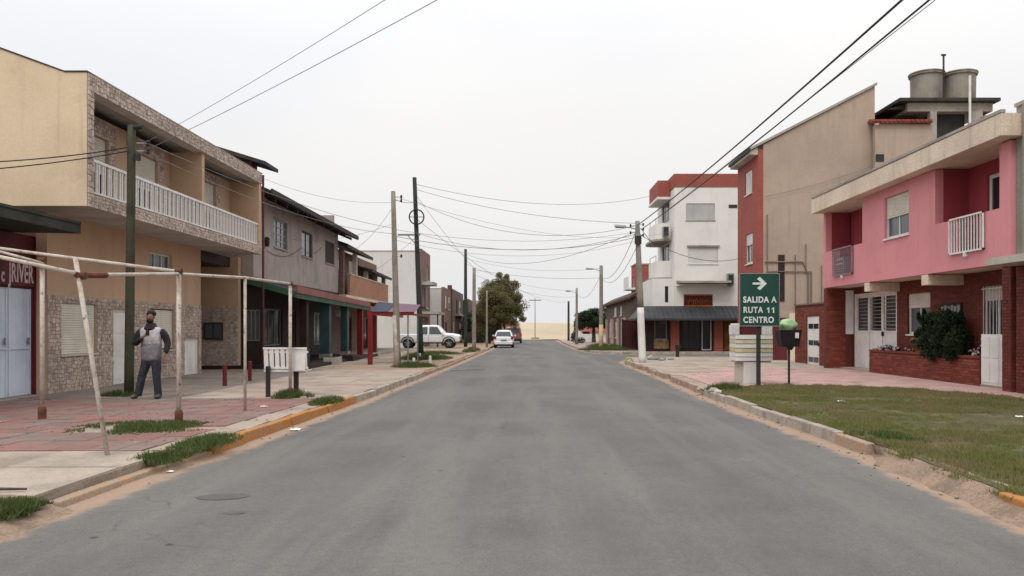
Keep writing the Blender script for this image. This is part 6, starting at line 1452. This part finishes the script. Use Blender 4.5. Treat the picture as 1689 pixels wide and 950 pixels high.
vs = [ct]+[(x, y, .152) for x, y in lawn_poly]+[(x, y, .10) for x, y in lawn_poly]; n = len(lawn_poly)
MB().add(vs, [(0, 1+i, 1+(i+1) % n) for i in range(n)]+[(1+i, 1+n+i, 1+n+(i+1) % n, 1+(i+1) % n) for i in range(n)]).build('lawn', K['lawnb'], kind='structure')
def inside(P, poly):
    r = np.zeros(len(P), bool); x, y = P[:, 0], P[:, 1]; n = len(poly)
    for i in range(n):
        x1, y1 = poly[i]; x2, y2 = poly[(i+1) % n]
        if y1 == y2: continue
        c = ((y1 > y) != (y2 > y)) & (x < (x2-x1)*(y-y1)/(y2-y1)+x1); r ^= c
    return r
n = 620000; q = np.stack([rng.uniform(4.2, 10.7, n), rng.uniform(3.2, 20.4, n)], 1)
keep = inside(q, lawn_poly) & (rng.random(n) < np.clip((9.5/q[:, 1])**1.2, .3, 1)); q = q[keep]
den = np.array([mnoise.noise(Vector((x*.9, y*.9, 0)))+.5*mnoise.noise(Vector((x*3.1, y*3.1, 5))) for x, y in q[::1]]) if len(q) < 900000 else np.zeros(len(q))
edge = np.clip((q[:, 0]-4.35)/.5, 0, 1); near = np.where(q[:, 1] < 9.5, edge, 1)
bare = np.exp(-(((q[:, 0]-7.3)/1.1)**2+((q[:, 1]-8.2)/1.2)**2))
keep = rng.random(len(q)) < np.clip(.8+den*1.4, .35, 1)*np.clip(near*1.3, .08, 1)*(1-.65*bare); q = q[keep]; den = den[keep]
tx = np.array([mnoise.noise(Vector((x*7, y*5, 2))) for x, y in q]); q = np.column_stack([q, np.clip(.8+den*.8+tx*1.1, .25, 1.9)])
blades('grass', q, .046, K['lawn'], w=.008, zb=.155)
def tuft(label, cx, cy, rx_, ry_, n, h, zb=.145, m=None, cat='grass', seed=0):
    d = rng.normal(size=(n, 2))*.5; d = d[(d**2).sum(1) < 1.15]; nn_ = np.array([mnoise.noise(Vector((a*2.2, b_*2.2, seed+.5))) for a, b_ in d]); d = d[nn_ > -.18]
    pts = np.column_stack([cx+d[:, 0]*rx_, cy+d[:, 1]*ry_, 1.15-.6*(d**2).sum(1)])
    o = blades('weeds', pts, h, m or K['weed'], w=.009, zb=zb, lean=.9); tag(o, label, cat, 'weeds in the pavement joints'); return o
tuft('round patch of dark weeds at the foot of the thick awning post', -5.62, 11.6, 1.0, .8, 7000, .06, seed=1)
tuft('weeds spilling over the kerb where the orange paint begins', -4.05, 9.95, .33, .85, 2600, .08, seed=2)
tuft('small weed clump under the orange kerb nearer the camera', -4.2, 9.0, .30, .42, 2600, .085, zb=.1, seed=3)
lb_ = MB(); ys_ = [2+i*.1 for i in range(51)]      # bare sandy bank where the left kerb has gone
for y in ys_:
    w_ = .1*mnoise.noise(Vector((y*1.5, 8, 2)))+.06*mnoise.noise(Vector((y*5, 8, 2))); f = 1 if y < 6.6 else max(0, (7-y)/.4)
    lb_.v += [(-3.86+w_, y, -.012), (-4.08+w_*.6, y, .05*f), (-4.32, y, .146 if f > 0 else .05), (-4.75-w_, y, .152 if f > 0 else .1)]
for i in range(50):
    for j in range(3): a = i*4+j; lb_.f.append((a, a+1, a+5, a+4))
lb_.build('dirt_bank', bpy.data.materials['bank_dirt'], None, kind='structure', smooth=True)
tuft('dense grass clump in the bottom left corner of the photo', -4.33, 6.5, .34, .36, 6500, .075, zb=.09, seed=4)
tuft('weed tuft at the foot of the right basket post', -4.95, 16.7, .42, .5, 2200, .15, seed=5)
tuft('weed strip between kerb and slabs at the end of the orange paint', -3.95, 15.6, .28, .8, 2200, .10, seed=6)
tuft('weeds round the base of the mossy wooden pole', -8.75, 17.0, .42, .3, 1800, .11, seed=7)
tuft('weeds at the foot of the concrete pole by the awning', -4.3, 30.2, .85, 1.1, 4200, .16, seed=8)
tuft('long grass strip beneath the ringed pole', -4.9, 38.0, 1.3, 2.2, 8000, .20, seed=9)
tuft('grass strip behind the ringed pole in front of the pickup', -5.2, 45.0, 1.7, 2.2, 6000, .16, seed=10)
tuft('grass on the verge in front of the short concrete pole', -3.6, 52, .5, 4.5, 4000, .2, seed=11)
tuft('weeds along the corner of the lawn behind the road sign', 4.75, 18.6, .5, .6, 2600, .15, seed=12)
tuft('green tuft in the lawn beside the broken kerb', 4.75, 10.4, .45, .7, 1500, .06, zb=.16, seed=13)
for i_, (yy, ln, lb_) in enumerate(((9.1, .5, 'grass creeping over the broken kerb edge beside the last kerb stone'), (7.9, .55, 'grass creeping down the dirt bank halfway along the broken kerb'), (6.9, .4, 'grass at the dirt bank just before the orange kerb corner'))):
    tuft(lb_, rx(yy)+.02, yy, .17, ln, 1300, .055, zb=.12, m=K['lawn'], seed=20+i_)
tuft('long verge grass across the side street on the right', 5.4, 53.5, 1.9, 1.3, 6000, .22, seed=14)
tuft('verge grass around the white footed pole on the right', 6.1, 62, 1.6, 5, 7000, .25, seed=15)

# ================================================================ LITTER, STONES, RUBBLE
K['peb'] = mat_stone('pebbles', [(.22,.18,.14), (.34,.28,.22), (.15,.12,.10), (.42,.36,.30)], .2)
mb = MB(); r2_ = random.Random(3)
for i in range(420):
    side = r2_.random() < .5; y = r2_.uniform(5, 34)**1.0
    k0 = (lx(y)-.15) if side else (rx(y)+.15)
    x = (k0+abs(r2_.gauss(0, .22))+.03) if side else (k0-.3-abs(r2_.gauss(0, .25)))
    s = r2_.uniform(.006, .022); mb.blob((x, y, .008+s*.4), (s, s, s*.6), i, .3, 6, 4)
mb.build('gravel', K['peb'], None, kind='stuff')
mb = MB()
for i in range(260):
    y = r2_.uniform(9.5, 16.3); x = r2_.uniform(-8.5, lx(y)-.1); s = r2_.uniform(.006, .02); mb.blob((x, y, .15+s*.3), (s*1.3, s, s*.5), i, .3, 6, 4)
mb.build('gravel', K['peb'], None, kind='stuff')
def paper(label, x, y, z, s, seed):
    mb = MB(); n = 5
    for i in range(n+1):
        for j in range(n+1):
            mb.v.append((x+(i/n-.5)*s, y+(j/n-.5)*s*.9, z+.01+s*.28*abs(mnoise.noise(Vector((i*.6, j*.6, seed))))))
    for i in range(n):
        for j in range(n): a = i*(n+1)+j; mb.f.append((a, a+1, a+n+2, a+n+1))
    o = mb.build('crumpled_paper', K['white'], None); o.modifiers.new('s', 'SOLIDIFY').thickness = .002; tag(o, label, 'litter', 'paper litter')
paper('crumpled white paper lying in the gutter by the orange kerb', -3.62, 12.35, .005, .16, 1)
paper('white paper scrap on the left pavement near the awning posts', -4.85, 14.6, .15, .12, 2)
paper('small white scrap in the left gutter near the camera', -3.95, 8.75, .005, .07, 3)
paper('pale scrap lying in the middle of the lawn', 6.1, 15.3, .18, .14, 4)
paper('pale scrap in the lawn near the planter side', 7.9, 12.6, .18, .12, 5)
o = MB().tube([(-4.95,6.95,.175),(-4.72,6.98,.18),(-4.45,7.02,.172)], [.012,.016,.010], 6).build('stick', K['bark'], None); tag(o, 'short dark stick lying on the concrete slab at bottom left', 'stick')
for i, (x, y, s, lb) in enumerate(((5.9,36.6,.30,'largest lump of broken concrete on the right corner pavement'), (6.35,36.9,.22,'middle lump of broken concrete on the right corner pavement'), (6.75,36.7,.16,'smallest lump of broken concrete on the right corner pavement'), (6.15,35.9,.14,'lump of broken concrete lying nearest in the rubble heap'))):
    o = MB().blob((x,y,.15+s*.25), (s,s*.8,s*.45), i+3, .35, 9, 6).build('concrete_lump', K['con'], None); tag(o, lb, 'rubble', 'broken concrete on the corner')
for i, (x, y, s, lb) in enumerate(((4.35,18.3,.13,'dark stone at the kerb end beside the lawn corner'), (4.2,19.0,.10,'pale stone at the kerb near the lawn corner'), (4.32,17.8,.09,'small pale stone on the kerb below the road sign'))):
    o = MB().blob((x,y,.16), (s,s,s*.6), i+9, .3, 9, 6).build('stone', K['conl'] if i else K['con'], None); tag(o, lb, 'stone', 'loose kerb stones')
K['ytyre'] = mat('yellow_painted_rubber', (.42,.38,.10), (.30,.28,.12), s=5, stains=.5)
mb = MB(); c = (4.55,34.9,.14); mb.tube([(c[0]+.16*math.cos(a*.393), c[1], c[2]+.16*math.sin(a*.393)) for a in range(17)], .04, 8, cap=False)
o = mb.build('half_buried_tyre', K['ytyre'], None, smooth=True); tag(o, 'yellow painted tyre standing half sunk at the right corner kerb', 'tyre')
# road patches: dark repairs and the faded line, thin sheets on the asphalt
def patch(label, cx, cy, rx_, ry_, m, seed, z=.045):
    n = 34; P = [(cx+rx_*math.cos(6.283*i/n)*(1+.2*mnoise.noise(Vector((i*.7, seed, 0)))), cy+ry_*math.sin(6.283*i/n)*(1+.25*mnoise.noise(Vector((i*.9, seed, 4))))) for i in range(n)]
    dz = lambda x, y: min(4, max(0, min(abs(x+4.15), abs(4.2-x))))*.012+.0035
    vs = [(cx, cy, dz(cx, cy)+.002)]+[(x, y, dz(x, y)) for x, y in P]
    o = MB().add(vs, [(0, 1+i, 1+(i+1) % n) for i in range(n)]).build('road_patch', m, None, kind='structure'); return o
K['patch'] = mat('dark_patch', (.078,.070,.063), (.102,.097,.092), s=3, amt=.9, fine=60, lo=.35, hi=.6)
patch('', -2.86, 7.42, .24, .15, K['patch'], 1); patch('', -2.5, 6.75, .09, .05, K['patch'], 2)
K['wline'] = mat('worn_white_line', (.30,.29,.27), (.16,.158,.152), s=5, amt=1, lo=.35, hi=.6)
o = MB().add([(-2.85,30.1,.026),(-1.7,30.3,.036),(-1.7,30.65,.036),(-2.85,30.5,.026)], [(0,1,2,3)]).build('faded_road_line', K['wline'], None, kind='structure')
